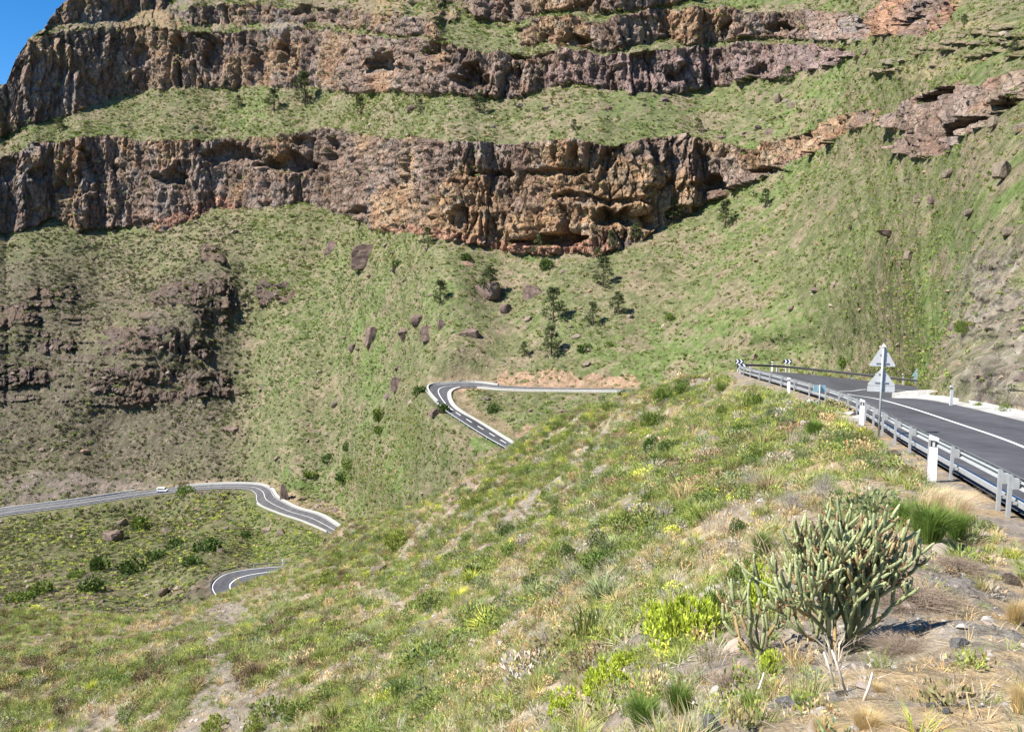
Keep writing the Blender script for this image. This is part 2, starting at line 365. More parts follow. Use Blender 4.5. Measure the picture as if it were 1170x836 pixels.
a1 = sstep(436, 412, yy_)*ww; a2 = sstep(415, 330, yy_)*ww; LL = LD*(1-a1)+b1*a1; LL = LL*(1-a2)+b2*a2; D[:, j0:j1] = np.exp(LL)
D[NB:, j0:j1] = np.maximum.accumulate(D[NB:, j0:j1], axis=0)
# ridges and gullies of the slopes
LD = np.log(D[:, j0:j1]); a3 = sstep(432, 380, yy_)*sstep(880, 950, pxs[j0:j1])*sstep(1194, 1140, pxs[j0:j1]); b3 = blur_cols(blur_cols(LD, 26).T, 16).T; LD = LD*(1-a3)+b3*a3; D[:, j0:j1] = np.exp(LD); D[NB:, j0:j1] = np.maximum.accumulate(D[NB:, j0:j1], axis=0)
def line_bump(pts, A, wd, y0, y1, f=20):
    ys = [p[1] for p in pts]; xs = [p[0] for p in pts]
    xl = np.interp(PY, ys, xs); return A*np.exp(-((PX-xl)/wd)**2)*sstep(y0-f, y0+f, PY)*sstep(y1+f, y1-f, PY)
rel = line_bump([(272, 235), (235, 300), (180, 380), (120, 460), (60, 540)], -37, 64, 275, 430, 95)
rel += line_bump([(345, 290), (318, 380), (270, 470), (225, 545)], 8, 38, 285, 500, 50)
rel += line_bump([(60, 255), (20, 340), (-40, 420), (-90, 500)], -8, 50, 320, 470, 50)
rel += line_bump([(400, 245), (420, 300), (440, 360)], -7, 35, 280, 350)
rel += line_bump([(640, 290), (560, 340), (490, 400), (450, 450)], 4, 50, 330, 430)
rel += line_bump([(1010, 140), (940, 250), (880, 380)], -7, 50, 200, 390)
rel += line_bump([(860, 200), (800, 300), (740, 400)], 5, 40, 240, 400)
X0 = U*D; Z0 = T*D
up = sstep(0, 25, np.arange(PY.shape[0])[:, None]-NB)*1.0
D = D+rel*up
scl = np.clip(D/250, .15, 2.2)
D += up*np.clip(scl,0,1.1)*(3.2*fbm(X0/60+5.3, Z0/70, D/200, o=3, seed=20))*(1-cl*.75)
# cliffs: buttresses, flutes, ledges, hollows
cx, cz = X0, Z0
Db_ = blur_cols(D, 14); Xb_ = U*Db_; arc = np.cumsum(np.sqrt(np.gradient(Xb_, axis=1)**2+np.gradient(Db_, axis=1)**2), axis=1)
row0 = int(NB+NU*.5); cx = np.broadcast_to(arc[row0], PY.shape)*np.clip(1, 1, 1)
wob = 4*fbm(cx/22, cz/22, seed=21)
rk = np.clip(cl+bn*.7+strat*.35+upl*.6+rightst*.4, 0, 1)
disp = 3.6*fbm((cx+wob)/22, cz/60, seed=22, o=3)+3.3*ridge((cx+wob)/7.5, cz/45, seed=23, o=3)+0.6*fbm(cx/9, cz/3.2, seed=24, o=3)+1.3*fbm(cx/3.2, cz/5, D/4, seed=25, o=3)
def worley(u, v, seed):
    iu, iv = np.floor(u), np.floor(v); f1 = np.full(u.shape, 9.); f2 = np.full(u.shape, 9.); val = np.zeros(u.shape); o = np.zeros_like(iu)
    for a in (-1, 0, 1):
        for b in (-1, 0, 1):
            hu, hv = _h(iu+a, iv+b, o, seed), _h(iu+a, iv+b, o, seed+5); dd_ = (u-iu-a-hu)**2+(v-iv-b-hv)**2
            k = dd_ < f1; f2 = np.where(k, f1, np.minimum(f2, dd_)); val = np.where(k, _h(iu+a, iv+b, o, seed+9), val); f1 = np.where(k, dd_, f1)
    return np.sqrt(f1), np.sqrt(f2), val*2-1
w1, w2, wv = worley((cx+wob)/6.2, cz/26+cx/60, 26); x1, x2, xv = worley((cx+wob*.7)/2.7, cz/7.5+cx/30, 27); y1_, y2_, yv = worley(cx/1.6, cz/2.1+cx/9, 28)
crack = sstep(.16, .0, w2-w1)*1.6+sstep(.2, .0, x2-x1)*.9
disp += 1.9*wv+1.1*xv+.55*yv-crack
led = np.abs(((cz+3*fbm(cx/40, cz/40, seed=27))/7.5) % 1-.5)*2
disp += .6*sstep(.6, 1, led)
DISP = disp*rk*np.clip(scl*1.3, .4, 1.5)*.66
HOL = [(195, 203, 14, 9, 9), (185, 145, 3, 3, 0), (265, 175, 24, 10, 8), (330, 185, 26, 12, 9), (95, 195, 10, 26, 7), (75, 210, 8, 20, 6), (10, 190, 10, 14, 7), (40, 198, 9, 9, 6), (32, 163, 9, 8, 6), (385, 175, 10, 22, 8), (232, 152, 18, 5, 5), (345, 163, 14, 5, 4),
  (440, 75, 16, 20, 9), (500, 58, 12, 12, 6), (540, 85, 16, 14, 8), (465, 200, 7, 30, 5), (525, 250, 9, 12, 5), (628, 273, 34, 8, 11), (690, 247, 12, 12, 8), (712, 247, 12, 10, 8), (690, 180, 8, 12, 4), (640, 196, 30, 5, 4), (565, 198, 22, 4, 4), (585, 215, 4, 30, 4), (665, 225, 24, 4, 4),
  (735, 252, 8, 8, 6), (815, 208, 20, 10, 7), (880, 195, 16, 5, 5), (780, 240, 16, 9, 5), (660, 46, 18, 6, 6), (895, 33, 14, 6, 4), (245, 65, 10, 22, 7), (330, 62, 8, 24, 6), (290, 72, 6, 24, 5), (160, 92, 5, 18, 4), (350, 12, 14, 7, 5), (205, 50, 8, 12, 5), (215, 62, 6, 10, 5), (160, 65, 10, 14, 5), (50, 45, 9, 10, 5),
  (605, 60, 20, 8, 5), (770, 85, 6, 8, 4), (1060, 125, 4, 3, 0), (1075, 108, 34, 5, 5), (1095, 145, 28, 6, 5), (1150, 118, 20, 6, 5), (960, 60, 6, 6, 3), (590, 88, 5, 14, 4), (700, 230, 30, 5, 3), (410, 240, 10, 7, 5), (870, 82, 8, 7, 4), (1040, 25, 10, 8, 3), (985, 30, 8, 12, 3)]
hol = np.zeros(PY.shape)
for hx, hy, a, b, dep in HOL:
    if dep == 0: continue
    m_ = (np.abs(PX-hx) < a*2) & (np.abs(PY-hy) < b*2)
    lx = (wx[m_]-hx)/a; ly = (wy[m_]-hy)/b
    if hy > 130 and hx > 1000: ly = ly+lx*.0; ly = (wy[m_]-hy+(wx[m_]-hx)*.5)/b
    elif hx > 1000: ly = (wy[m_]-hy+(wx[m_]-hx)*.42)/b
    rr = np.sqrt(lx*lx+ly*ly); rr = rr+.45*fbm(cx[m_]/5, cz[m_]/4, seed=29, o=3); rr = np.where(ly < 0, rr*1.1, rr*.8+.1*ly); hol[m_] = np.maximum(hol[m_], dep*sstep(1.15, .85, rr)*(1.15-.55*np.clip(ly, 0, 1)))
DISP -= hol*np.clip(rk+.3, 0, 1)*1.05
DISP += up*2.2*np.clip(bn+strat*.6, 0, 1)*(1-cl)*(.6+fbm(cx/14, cz/14, seed=37))
DISP += up*1.6*np.clip(upl+rightst*.5, 0, 1)*(1-cl)
# fine relief of the vegetated slopes
DISP -= up*(1-rk)*scl*(1.0*fbm(X0/9, Z0/9, D/12, seed=30)+.5*fbm(X0/2.6, Z0/2.6, D/3, seed=31))
D += up*(1-rk)*1.3*lefthill*(ridge(X0/60, Z0/9, seed=32, o=3)+.5*ridge((X0+Z0*.5)/16, Z0/90, seed=33))
DISP -= up*(1-rk)*np.clip(scl, 0, 1)*1.5*ridge((arc[row0]+Z0*1.0)/26, Z0/160, seed=34)
rn0 = sstep(1062, 1130, PX)*sstep(235, 330, PY-(PX-1170)*-.3)
DISP += up*rn0*(1.1*fbm(X0/4, Z0/3, seed=38)+.6*ridge(X0/1.6, Z0/2.2, seed=39)+.2*fbm(X0/.5, Z0/.5, seed=49))
Db = blur_cols(D, 10); Xb = U*Db; tx = np.gradient(Xb, axis=1); ty = np.gradient(Db, axis=1); ln_ = np.sqrt(tx*tx+ty*ty)+1e-9; nx_, ny_ = ty/ln_, -tx/ln_
FX, FY, FZ = U*D+nx_*DISP, D+ny_*DISP, T*D
lowm = 1-up
FZ += lowm*(1.2*fbm(FX/14, FY/14, seed=35)+.5*fbm(FX/4, FY/4, seed=36))*sstep(60, 120, FY)
# beds for the lower roads, with the cut and fill slopes beside them
cutm = np.zeros(PY.shape)
for (O_, I_) in LOWER:
    O2, I2 = resample(O_, 3), resample(I_, 3)
    poly = [tuple(q[:2]) for q in O_]+[tuple(q[:2]) for q in I_[::-1]]
    ax = np.array(poly); bb = (FX > ax[:, 0].min()-16) & (FX < ax[:, 0].max()+16) & (FY > ax[:, 1].min()-16) & (FY < ax[:, 1].max()+16)
    bb &= (np.arange(PY.shape[0])[:, None] < NB+90)
    x, y = FX[bb], FY[bb]; ins = in_poly(x, y, poly)
    d1, p1 = dist_poly(x, y, O_[::3]); d2, p2 = dist_poly(x, y, I_[::3])
    z1 = np.interp(p1, np.arange(len(O_[::3])), O_[::3][:, 2]); z2 = np.interp(p2, np.arange(len(I_[::3])), I_[::3][:, 2])
    dd = np.where(ins, 0, np.minimum(d1, d2)); zr = (z1*d2+z2*d1)/(d1+d2+1e-6)
    wgt = sstep(9, 1.8, dd); nz = FZ[bb]*(1-wgt)+(zr-.16)*wgt; cut = (FZ[bb]-nz)
    FZ[bb] = nz; c_ = cutm[bb]; cutm[bb] = np.maximum(c_, sstep(.15, 1.2, cut)*sstep(0.3, 1.2, dd)*sstep(6, 3.5, dd))
# colours of the far side
def C(r, g, b): return np.array((r, g, b), float)
def lerp(c, m, d):
    m = np.clip(m, 0, 1)[..., None]; return c*(1-m)+m*d
n1 = fbm(FX/45, FY/45, FZ/30, seed=40); n2 = fbm(FX/12, FY/12, FZ/8, seed=41); n3 = fbm(FX/3.5, FY/3.5, FZ/2.5, seed=42); n4 = fbm(FX/22, FY/22, FZ/14, seed=43)
c = np.zeros(PY.shape+(3,))+C(.132, .135, .064)
c = lerp(c, sstep(-.2, .5, n1+.5*n2), C(.118, .16, .05))
c = lerp(c, sstep(-.05, .4, n2+.8*n3), C(.185, .155, .095))
c = lerp(c, sstep(.15, .55, n4+.5*n3)*.8, C(.20, .155, .105))
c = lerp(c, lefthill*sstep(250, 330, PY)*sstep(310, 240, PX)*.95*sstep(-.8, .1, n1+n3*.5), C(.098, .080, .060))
rn = sstep(1062, 1130, PX)*sstep(235, 330, PY-(PX-1170)*-.3)*sstep(-.5, .2, n2+.4*n1+.25)
c = lerp(c, rn*.85, C(.22, .185, .145)); nf = fbm(FX/1.3, FY/1.3, FZ/.8, seed=51, o=4); c = lerp(c, rn*sstep(.05, .3, nf), C(.12, .10, .085)); c = lerp(c, rn*sstep(.05, .3, -nf)*.8, C(.30, .26, .21)); c = lerp(c, rn*sstep(.1, .35, n3), C(.16, .165, .075))
tanv = sstep(.1, .4, fbm((PX+PY)/60, PY/14, seed=44))*in_poly(wx, wy, [(860, 130), (1170, 0), (1400, -40), (1400, 90), (1170, 75), (960, 115)])
c = lerp(c, tanv*.7, C(.27, .22, .12))
# rock palette
rc = np.zeros_like(c)+C(.22, .160, .125)
v1 = fbm((FX+wob)/10, FZ/34, seed=45, o=3); v2 = fbm(FX/26, FZ/26, FY/40, seed=46, o=3); v3 = fbm(FX/5, FZ/3, FY/6, seed=47)
rc = lerp(rc, sstep(.0, .4, v1)*.8, C(.225, .195, .175)); rc = lerp(rc, sstep(0, .45, -v1)*.7, C(.13, .086, .066))
orr = sstep(-.04, .34, v2+.35*v1+.25*np.exp(-((PX-640)/170)**2)*sstep(150, 175, PY)-.12*cid['c1'])
rc = lerp(rc, orr*.85, C(.30, .185, .095)); rc = lerp(rc, orr*sstep(.1, .4, v3)*.6, C(.36, .265, .14))
rc = lerp(rc, sstep(.1, .35, -v3+.5*v1)*.45, C(.20, .105, .07)); rc = lerp(rc, sstep(.15, .4, v3)*.5, C(.13, .10, .09)); rc = lerp(rc, sstep(-.1, .45, v3+v2)*.25, C(.24, .20, .17))
bot = in_poly(wx, wy, [(420, 262), (470, 258), (560, 272), (640, 278), (700, 276), (700, 296), (560, 292), (430, 274)]) | in_poly(wx, wy, [(180, 252), (250, 225), (270, 235), (200, 262)])
rc = lerp(rc, bot*.75, C(.31, .165, .115)); rc = lerp(rc, cid['c0b']*.6*sstep(-.2, .3, v2+.2), C(.27, .14, .09))
purp = cid['c1']*in_poly(wx, wy, [(620, 60), (980, 50), (980, 90), (620, 110)]); rc = lerp(rc, purp*.6, C(.19, .13, .12))
rc = lerp(rc, np.clip(bn+strat, 0, 1)*.8, C(.085, .064, .054))  # dark ledge rock, with the shade under its overhangs put into the colour
rc = lerp(rc, sstep(.15, .4, n3+.4*n2)*(upl*.7), C(.14, .14, .07))
c = lerp(c, np.clip(cl+bn+strat*.6+upl*.75+rightst*.6, 0, 1), rc)
# soil shows on cuts above the roads
c = lerp(c, cutm*.85, C(.24, .18, .115)); 
oc = in_poly(wx, wy, [(505, 436), (530, 422), (590, 424), (660, 424), (735, 428), (728, 444), (640, 443), (590, 441), (560, 437), (505, 438)]) | in_poly(wx, wy, [(585, 492), (600, 486), (640, 492), (650, 502), (606, 512)])
c = lerp(c, oc*sstep(-.4, .1, n3+.2), C(.30, .195, .13))
oc = in_poly(wx, wy, [(310, 566), (330, 560), (360, 572), (395, 580), (398, 592), (350, 582), (318, 578)]); c = lerp(c, oc*.8, C(.30, .22, .13))
gr = in_poly(wx, wy, [(0, 545), (60, 540), (140, 548), (185, 552), (160, 562), (60, 572), (0, 580)]); c = lerp(c, gr*sstep(-.3, .2, n3+.1), C(.17, .135, .115))
valley = sstep(360, 330, PX-0)*0; vg = in_poly(wx, wy, [(0, 590), (180, 568), (290, 566), (380, 612), (330, 640), (240, 652), (200, 690), (0, 700)]); c = lerp(c, vg*.5, C(.13, .14, .05))
redp = in_poly(wx, wy, [(0, 652), (30, 640), (60, 655), (240, 676), (0, 692)])*sstep(-.3, .3, n2); c = lerp(c, redp*.6, C(.19, .13, .10))
nq = fbm(FX/1.2, FY/1.2, FZ/1.0, seed=48, o=3); c = lerp(c, sstep(.12, .35, nq)*(1-rk)*.55, C(.20, .165, .115)); c = lerp(c, sstep(.12, .35, -nq)*(1-rk)*.5, C(.085, .10, .038)); c *= (1+.22*n3+.12*nq)[..., None]
ck = np.clip(crack, 0, 1)*cl; c *= (1-.25*ck)[..., None]; c *= (1+.16*(wv*cl+xv*cl*.7))[..., None]; c *= (1.12+.2*np.clip(rk, 0, 1)[..., None]); fcol = np.clip(c, .01, .9)  # cliff colour darkened along the cracks, crevice shade put into it
nr, ncl = PY.shape
V = np.stack([FX, FY, FZ], -1).reshape(-1, 3); CC = fcol.reshape(-1, 3)
back = []; bc = []
for k, (dy, dz) in enumerate([(4, .5), (14, -2), (40, -14), (110, -55), (240, -140)]):
    q = np.stack([FX[-1]*(1+dy/FY[-1]), FY[-1]+dy, FZ[-1]+dz+2*fbm(FX[-1]/8, FY[-1]/8+k, seed=50)], -1); back.append(q); bc.append(fcol[-1])
V = np.vstack([V]+back); CC = np.vstack([CC]+bc); nrt = nr+5
ii = (np.arange(nrt-1)[:, None]*ncl+np.arange(ncl-1)[None]); Q = np.stack([ii, ii+1, ii+ncl+1, ii+ncl], -1).reshape(-1, 4)
me = mesh_np('mountainside', V, Q, smooth=True); RKM = np.r_[np.clip(rk+rn0*.22, 0, 1).ravel(), np.tile(rk[-1], 5)]; set_col(me, 'Col', np.hstack([CC, RKM[:, None]]))
M_FAR = mat_ground('mountain ground', [(0.35, .25, 1.2), (1.3, .28, .5), (4.0, .2, .12)])
nt_ = M_FAR.node_tree; b_ = nt_.nodes['Principled BSDF']; at_ = [q for q in nt_.nodes if q.bl_idname == 'ShaderNodeAttribute'][0]; prevn = b_.inputs['Normal'].links[0].from_socket
geo_ = nt_.nodes.new('ShaderNodeNewGeometry'); wn = nt_.nodes.new('ShaderNodeTexNoise'); wn.inputs['Scale'].default_value = .2; nt_.links.new(geo_.outputs['Position'], wn.inputs['Vector'])
vm = nt_.nodes.new('ShaderNodeVectorMath'); vm.operation = 'SCALE'; vm.inputs['Scale'].default_value = 5; nt_.links.new(wn.outputs['Color'], vm.inputs[0]); va = nt_.nodes.new('ShaderNodeVectorMath'); nt_.links.new(geo_.outputs['Position'], va.inputs[0]); nt_.links.new(vm.outputs[0], va.inputs[1])
for sc3, dist_ in (((.26, .26, .09), .6), ((.6, .6, .35), .22)):
    mp_ = nt_.nodes.new('ShaderNodeMapping'); mp_.inputs['Scale'].default_value = sc3; nt_.links.new(va.outputs[0], mp_.inputs[0]); vo = nt_.nodes.new('ShaderNodeTexVoronoi'); vo.feature = 'DISTANCE_TO_EDGE'; vo.inputs['Scale'].default_value = 1; nt_.links.new(mp_.outputs[0], vo.inputs['Vector'])
    mr = nt_.nodes.new('ShaderNodeMapRange'); mr.inputs['From Max'].default_value = .14; nt_.links.new(vo.outputs['Distance'], mr.inputs['Value']); bp = nt_.nodes.new('ShaderNodeBump'); bp.inputs['Distance'].default_value = dist_; nt_.links.new(mr.outputs[0], bp.inputs['Height']); nt_.links.new(at_.outputs['Alpha'], bp.inputs['Strength']); nt_.links.new(prevn, bp.inputs['Normal']); prevn = bp.outputs[0]
nt_.links.new(prevn, b_.inputs['Normal'])
mount = link('mountainside', me, M_FAR); tag(mount, kind='structure')
def FP(px, py):
    """world point of the mountainside seen at a photo position (as built)"""
    j = int(np.argmin(np.abs(pxs-px))); i = int(np.argmin(np.abs(PY[:, j]-py))); return Vector((FX[i, j], FY[i, j], FZ[i, j]))

def FN(px, py):
    j = int(np.argmin(np.abs(pxs-px))); i = int(np.argmin(np.abs(PY[:, j]-py))); g = lambda a, b: Vector((FX[a, b], FY[a, b], FZ[a, b]))
    n = (g(i, min(j+6, len(pxs)-1))-g(i, j-6)).cross(g(min(i+6, FX.shape[0]-1), j)-g(i-6, j)); n.normalize(); return n if n.z > 0 else -n
# ------------------------------------------------------------------ the near hillside (height field over a fan-shaped grid)
def pp(l): return [P(*q) for q in l]
sky_pts = pp([(780, 434, 76), (720, 446, 86), (650, 480, 98), (600, 515, 108), (520, 570, 118), (440, 592, 122), (385, 611, 125), (330, 672, 124), (290, 693, 123), (240, 706, 122), (100, 706, 120), (0, 704, 118), (-250, 705, 118), (-600, 740, 118)])
ctrl = [(0, 0, -1.7), (-4, 0, -4.0), (3, 2, -1.9), (0, -6, -1.3), (-10, 0, -8.5), (4, -5, -2.1), (-30, 0, -24), (-60, 0, -44), (-70, 50, -50)]
ctrl += pp([(1170, 836, 3.4), (1000, 836, 3.9), (850, 836, 4.8), (700, 836, 6.3), (600, 836, 9), (500, 836, 14), (350, 836, 24), (200, 836, 32), (0, 836, 42), (-250, 836, 50),
  (960, 768, 7), (1170, 700, 6.5), (1060, 735, 7.3), (1170, 600, 12.5), (1100, 640, 10.5), (1000, 600, 14), (1020, 545, 18.5), (900, 560, 20), (940, 485, 33), (880, 470, 43), (850, 445, 62), (835, 430, 73),
  (800, 450, 70), (800, 520, 38), (800, 600, 20), (800, 700, 9.5), (850, 780, 6.3), (700, 750, 10), (700, 650, 22), (700, 550, 48), (700, 490, 72), (600, 700, 24), (600, 600, 58), (500, 700, 38), (500, 630, 72),
  (350, 720, 56), (200, 740, 68), (0, 760, 74), (900, 650, 11)])
for i in range(0, len(D_O), 5): ctrl.append((D_O[i][0]-.5, D_O[i][1], D_O[i][2]-.1)); ctrl.append((D_I[i][0]+.5, D_I[i][1], D_I[i][2]))
ctrl += sky_pts+[(x*1.25, y*1.25, z*1.25-6) for x, y, z in sky_pts]+[(x*1.55, y*1.55, z*1.5-26) for x, y, z in sky_pts]
ctrl += [(26, 94, -17), (45, 95, -19), (75, 95, -20), (20, 110, -30), (60, 120, -34), (60, 40, -6), (40, 20, -4), (60, 0, -3)]
base_N = TPS([(a, b) for a, b, c_ in ctrl], [c_ for a, b, c_ in ctrl], 50.0, 0.0003)
dpoly = [tuple(q[:2]) for q in D_O]+[tuple(q[:2]) for q in D_I[::-1]]
def road_rel(x, y):
    ins = in_poly(x, y, dpoly); d1, p1 = dist_poly(x, y, D_O[::2]); d2, p2 = dist_poly(x, y, D_I[::2])
    z1 = np.interp(p1, np.arange(len(D_O[::2])), D_O[::2][:, 2]); z2 = np.interp(p2, np.arange(len(D_I[::2])), D_I[::2][:, 2])
    return np.where(ins, 0, np.minimum(d1, d2)), (z1*d2+z2*d1)/(d1+d2+1e-6), ins
def road_rel2(x, y):
    ins = in_poly(x, y, dpoly); d1, p1 = dist_poly(x, y, D_O[::2]); d2, p2 = dist_poly(x, y, D_I[::2])
    z1 = np.interp(p1, np.arange(len(D_O[::2])), D_O[::2][:, 2]); z2 = np.interp(p2, np.arange(len(D_I[::2])), D_I[::2][:, 2]); m = np.minimum(d1, d2)
    return np.where(ins, 0, m), (z1*d2+z2*d1)/(d1+d2+1e-6), ins, m
def hN(x, y):
    x = np.asarray(x, float); y = np.asarray(y, float); r = np.sqrt(x*x+y*y)
    z = base_N(x, y)
    far = sstep(12, 60, r)
    z = z+far*(1.3*fbm(x/17, y/17, seed=60)+.8*ridge((x+.4*y)/9, y/40, seed=61, o=2))+.30*fbm(x/3.1, y/3.1, seed=62)*sstep(1, 8, r)+.10*fbm(x/.9, y/.9, seed=63)+.035*fbm(x/.25, y/.25, seed=64, o=3)
    dd, zr, ins, edge = road_rel2(x, y); wgt = sstep(3.4, 1.3, dd)
    return z*(1-wgt)+(zr-.09-np.where(ins, np.minimum(.45, .45*edge), 0))*wgt
def hN1(x, y): return float(hN(np.array([x]), np.array([y]))[0])
npx = np.r_[np.arange(-900, -40, 14), np.arange(-40, 1210, 1.6), np.arange(1210, 2600, 16)]
un = (npx-HX)/F_PX/.97
rad = np.exp(np.r_[np.linspace(math.log(.7), math.log(2.6), 14)[:-1], np.linspace(math.log(2.6), math.log(200), 560)])
NY = rad[:, None]*np.ones_like(un)[None]; NX = NY*un[None]
# rows behind the camera so the ground carries on under and past it
by = np.array([-30, -18, -10, -6, -3, -1.2, 0])[:, None]*np.ones_like(un)[None]; bx = un[None]*np.array([60, 40, 25, 15, 8, 3, 1.5])[:, None]
NX = np.vstack([bx, NX]); NY = np.vstack([by, NY])
NZ = hN(NX, NY)
def proj(x, y, z):
    """photo position of world points"""
    yy = y*math.cos(PITCH)-z*math.sin(PITCH); zz = y*math.sin(PITCH)+z*math.cos(PITCH); yy = np.maximum(yy, .01)
    return HX+F_PX*x/yy, CY-F_PX*zz/yy
QX, QY = proj(NX, NY, NZ)
m1 = fbm(NX/9, NY/9, seed=70); m2 = fbm(NX/2.4, NY/2.4, seed=71); m3 = fbm(NX/.6, NY/.6, seed=72); m4 = fbm(NX/.14, NY/.14, seed=73, o=3); r_ = np.sqrt(NX**2+NY**2)
c = np.zeros(NX.shape+(3,))+C(.225, .185, .145)
c = lerp(c, sstep(-.1, .4, m1+.3*m2), C(.17, .16, .085)); c = lerp(c, sstep(.1, .5, m2+.4*m3)*.7, C(.29, .225, .145)); c = lerp(c, sstep(.1, .45, -m2+.3*m3)*.7, C(.16, .13, .11))
wqx = QX+12*m2+10*m3; wqy = QY+8*fbm(NX/2.4+9, NY/2.4, seed=74)
def npoly(poly, m, col):
    global c; c = lerp(c, in_poly(wqx, wqy, poly)*m, col)
npoly([(690, 490), (720, 500), (690, 540), (650, 570), (600, 590), (560, 600), (600, 570), (650, 530)], .85, C(.185, .165, .135))
npoly([(470, 585), (530, 545), (580, 520), (600, 522), (570, 545), (510, 590)], .7, C(.21, .125, .11))
npoly([(385, 600), (430, 590), (470, 600), (430, 640), (370, 650), (350, 635)], .6, C(.21, .15, .10))
npoly([(250, 685), (285, 690), (262, 740), (290, 780), (330, 836), (180, 850), (230, 780), (228, 730)], .9, C(.19, .162, .13))
npoly([(0, 690), (250, 680), (240, 730), (120, 780), (0, 790)], .5, C(.21, .155, .115))
npoly([(400, 650), (440, 672), (520, 700), (560, 735), (500, 720), (420, 690)], .7, C(.26, .21, .16))
npoly([(860, 440), (930, 455), (1000, 490), (1050, 530), (1040, 600), (960, 560), (900, 520)], .65, C(.30, .24, .155))
npoly([(920, 510), (1040, 500), (1060, 545), (960, 590), (900, 570)], .45, C(.34, .24, .12))
near_ = sstep(21, 11, r_)*sstep(-1.5, 1.5, NX-.30*NY+.4); c = lerp(c, near_*.75, C(.22, .185, .15)); 
straw = near_*sstep(.0, .35, m2*.6+m3*.6+.35*(NX > 4)); c = lerp(c, straw*.7, C(.33, .235, .12))
c = lerp(c, near_*sstep(.15, .4, -m3-.3*m4)*.7, C(.23, .215, .20))
dd, zr, ins = road_rel(NX, NY); c = lerp(c, sstep(2.6, .6, dd)*.8*(NX > -99), C(.22, .19, .165)); c = lerp(c, sstep(3, 1, dd)*sstep(.0, .4, m3), C(.30, .21, .12))
mq = fbm(NX/.35, NY/.35, seed=75, o=4); c = lerp(c, sstep(.1, .35, mq)*.5, C(.29, .235, .17)); c = lerp(c, sstep(.1, .35, -mq)*.5, C(.13, .115, .085)); c *= (1+.2*m3+.22*m4)[..., None]
ncol = np.clip(c*1.15, .01, .9)
nr2, nc2 = NX.shape; ii = (np.arange(nr2-1)[:, None]*nc2+np.arange(nc2-1)[None]); Q = np.stack([ii, ii+1, ii+nc2+1, ii+nc2], -1).reshape(-1, 4)
me = mesh_np('near_hillside', np.stack([NX, NY, NZ], -1).reshape(-1, 3), Q, smooth=True); set_col(me, 'Col', ncol.reshape(-1, 3))
M_NEAR = mat_ground('near ground', [(2.2, .18, .12), (11, .22, .035), (55, .22, .010)])
nearhill = link('hillside', me, M_NEAR); tag(nearhill, kind='structure')
from mathutils.bvhtree import BVHTree
def ray(px, py):
    v = (CY-py)/F_PX; return Vector(((px-HX)/F_PX, math.cos(PITCH)+v*math.sin(PITCH), -math.sin(PITCH)+v*math.cos(PITCH)))
def NP(px, py):
    """point of the near hillside under a photo position: march the ray to the height field"""
    r = ray(px, py); r = r/r.y; ys = np.exp(np.linspace(math.log(2.2), math.log(160), 900)); zz = hN(r.x*ys, ys); k = np.argmax(zz > r.z*ys)
    if not (zz > r.z*ys).any(): return None
    return Vector((r.x*ys[k], ys[k], zz[k]))

# ------------------------------------------------------------------ road surfaces, markings, kerbs
M_ASPH = mat_plain('asphalt', (.075, .075, .082), .9, 0, .14, 1.5, .2); M_ASPH2 = mat_plain('worn asphalt', (.105, .102, .105), .9, 0, .10, .6, .2)
M_PAINT = mat_plain('road paint', (.72, .72, .70), .7, 0, .12, 6, .3); M_CONC = mat_plain('pale concrete', (.43, .415, .38), .9, 0, .16, 2.5, .2)
M_CONC2 = mat_plain('rough footing concrete', (.40, .37, .33), .95, 0, .25, 4, .2)
M_GALV = mat_plain('galvanised steel', (.36, .37, .37), .5, .1, .12, 9, .5); M_GALVD = mat_plain('dark steel rail', (.16, .15, .15), .6, .3, .2, 5, .4)  # second steel is a darker tone for the far rails
M_WHITE = mat_plain('white plastic', (.78, .78, .77), .5, 0, .06, 6, .4); M_BLACK = mat_plain('black band', (.02, .02, .025), .5, 0, .05, 5, .4)
M_NAVY = mat_plain('dark navy sheeting', (.012, .016, .05), .5, 0, .05, 5, .4); M_ALU = mat_plain('aluminium sign back', (.50, .50, .50), .6, 0, .08, 7, .4)
M_PALE = mat_plain('pale cyan sign sheeting', (.42, .62, .66), .5, 0, .06, 5, .4); M_RED = mat_plain('faded red sign rim', (.45, .16, .14), .5, 0, .06, 5, .4)
for m_ in (M_ASPH, M_ASPH2):
    nt_ = m_.node_tree; b_ = nt_.nodes['Principled BSDF']; src = b_.inputs['Base Color'].links[0].from_socket; tc_ = nt_.nodes.new('ShaderNodeTexCoord')
    n2_ = nt_.nodes.new('ShaderNodeTexNoise'); n2_.inputs['Scale'].default_value = .35; n2_.inputs['Detail'].default_value = 3; n3_ = nt_.nodes.new('ShaderNodeTexNoise'); n3_.inputs['Scale'].default_value = 40; n3_.inputs['Detail'].default_value = 4
    mp_ = nt_.nodes.new('ShaderNodeMapping'); mp_.inputs['Scale'].default_value = (2.2, .35, 1); mp_.inputs['Rotation'].default_value = (0, 0, .3); nt_.links.new(tc_.outputs['Object'], mp_.inputs[0]); nt_.links.new(mp_.outputs[0], n2_.inputs[0]); nt_.links.new(tc_.outputs['Object'], n3_.inputs[0])
    ad_ = nt_.nodes.new('ShaderNodeMath'); ad_.operation = 'ADD'; nt_.links.new(n2_.outputs[0], ad_.inputs[0]); nt_.links.new(n3_.outputs[0], ad_.inputs[1]); sc_2 = nt_.nodes.new('ShaderNodeVectorMath'); sc_2.operation = 'SCALE'
    nt_.links.new(src, sc_2.inputs[0]); nt_.links.new(ad_.outputs[0], sc_2.inputs['Scale']); nt_.links.new(sc_2.outputs[0], b_.inputs['Base Color'])
def lerp_edge(O_, I_, f): return O_*(1-f)+I_*f
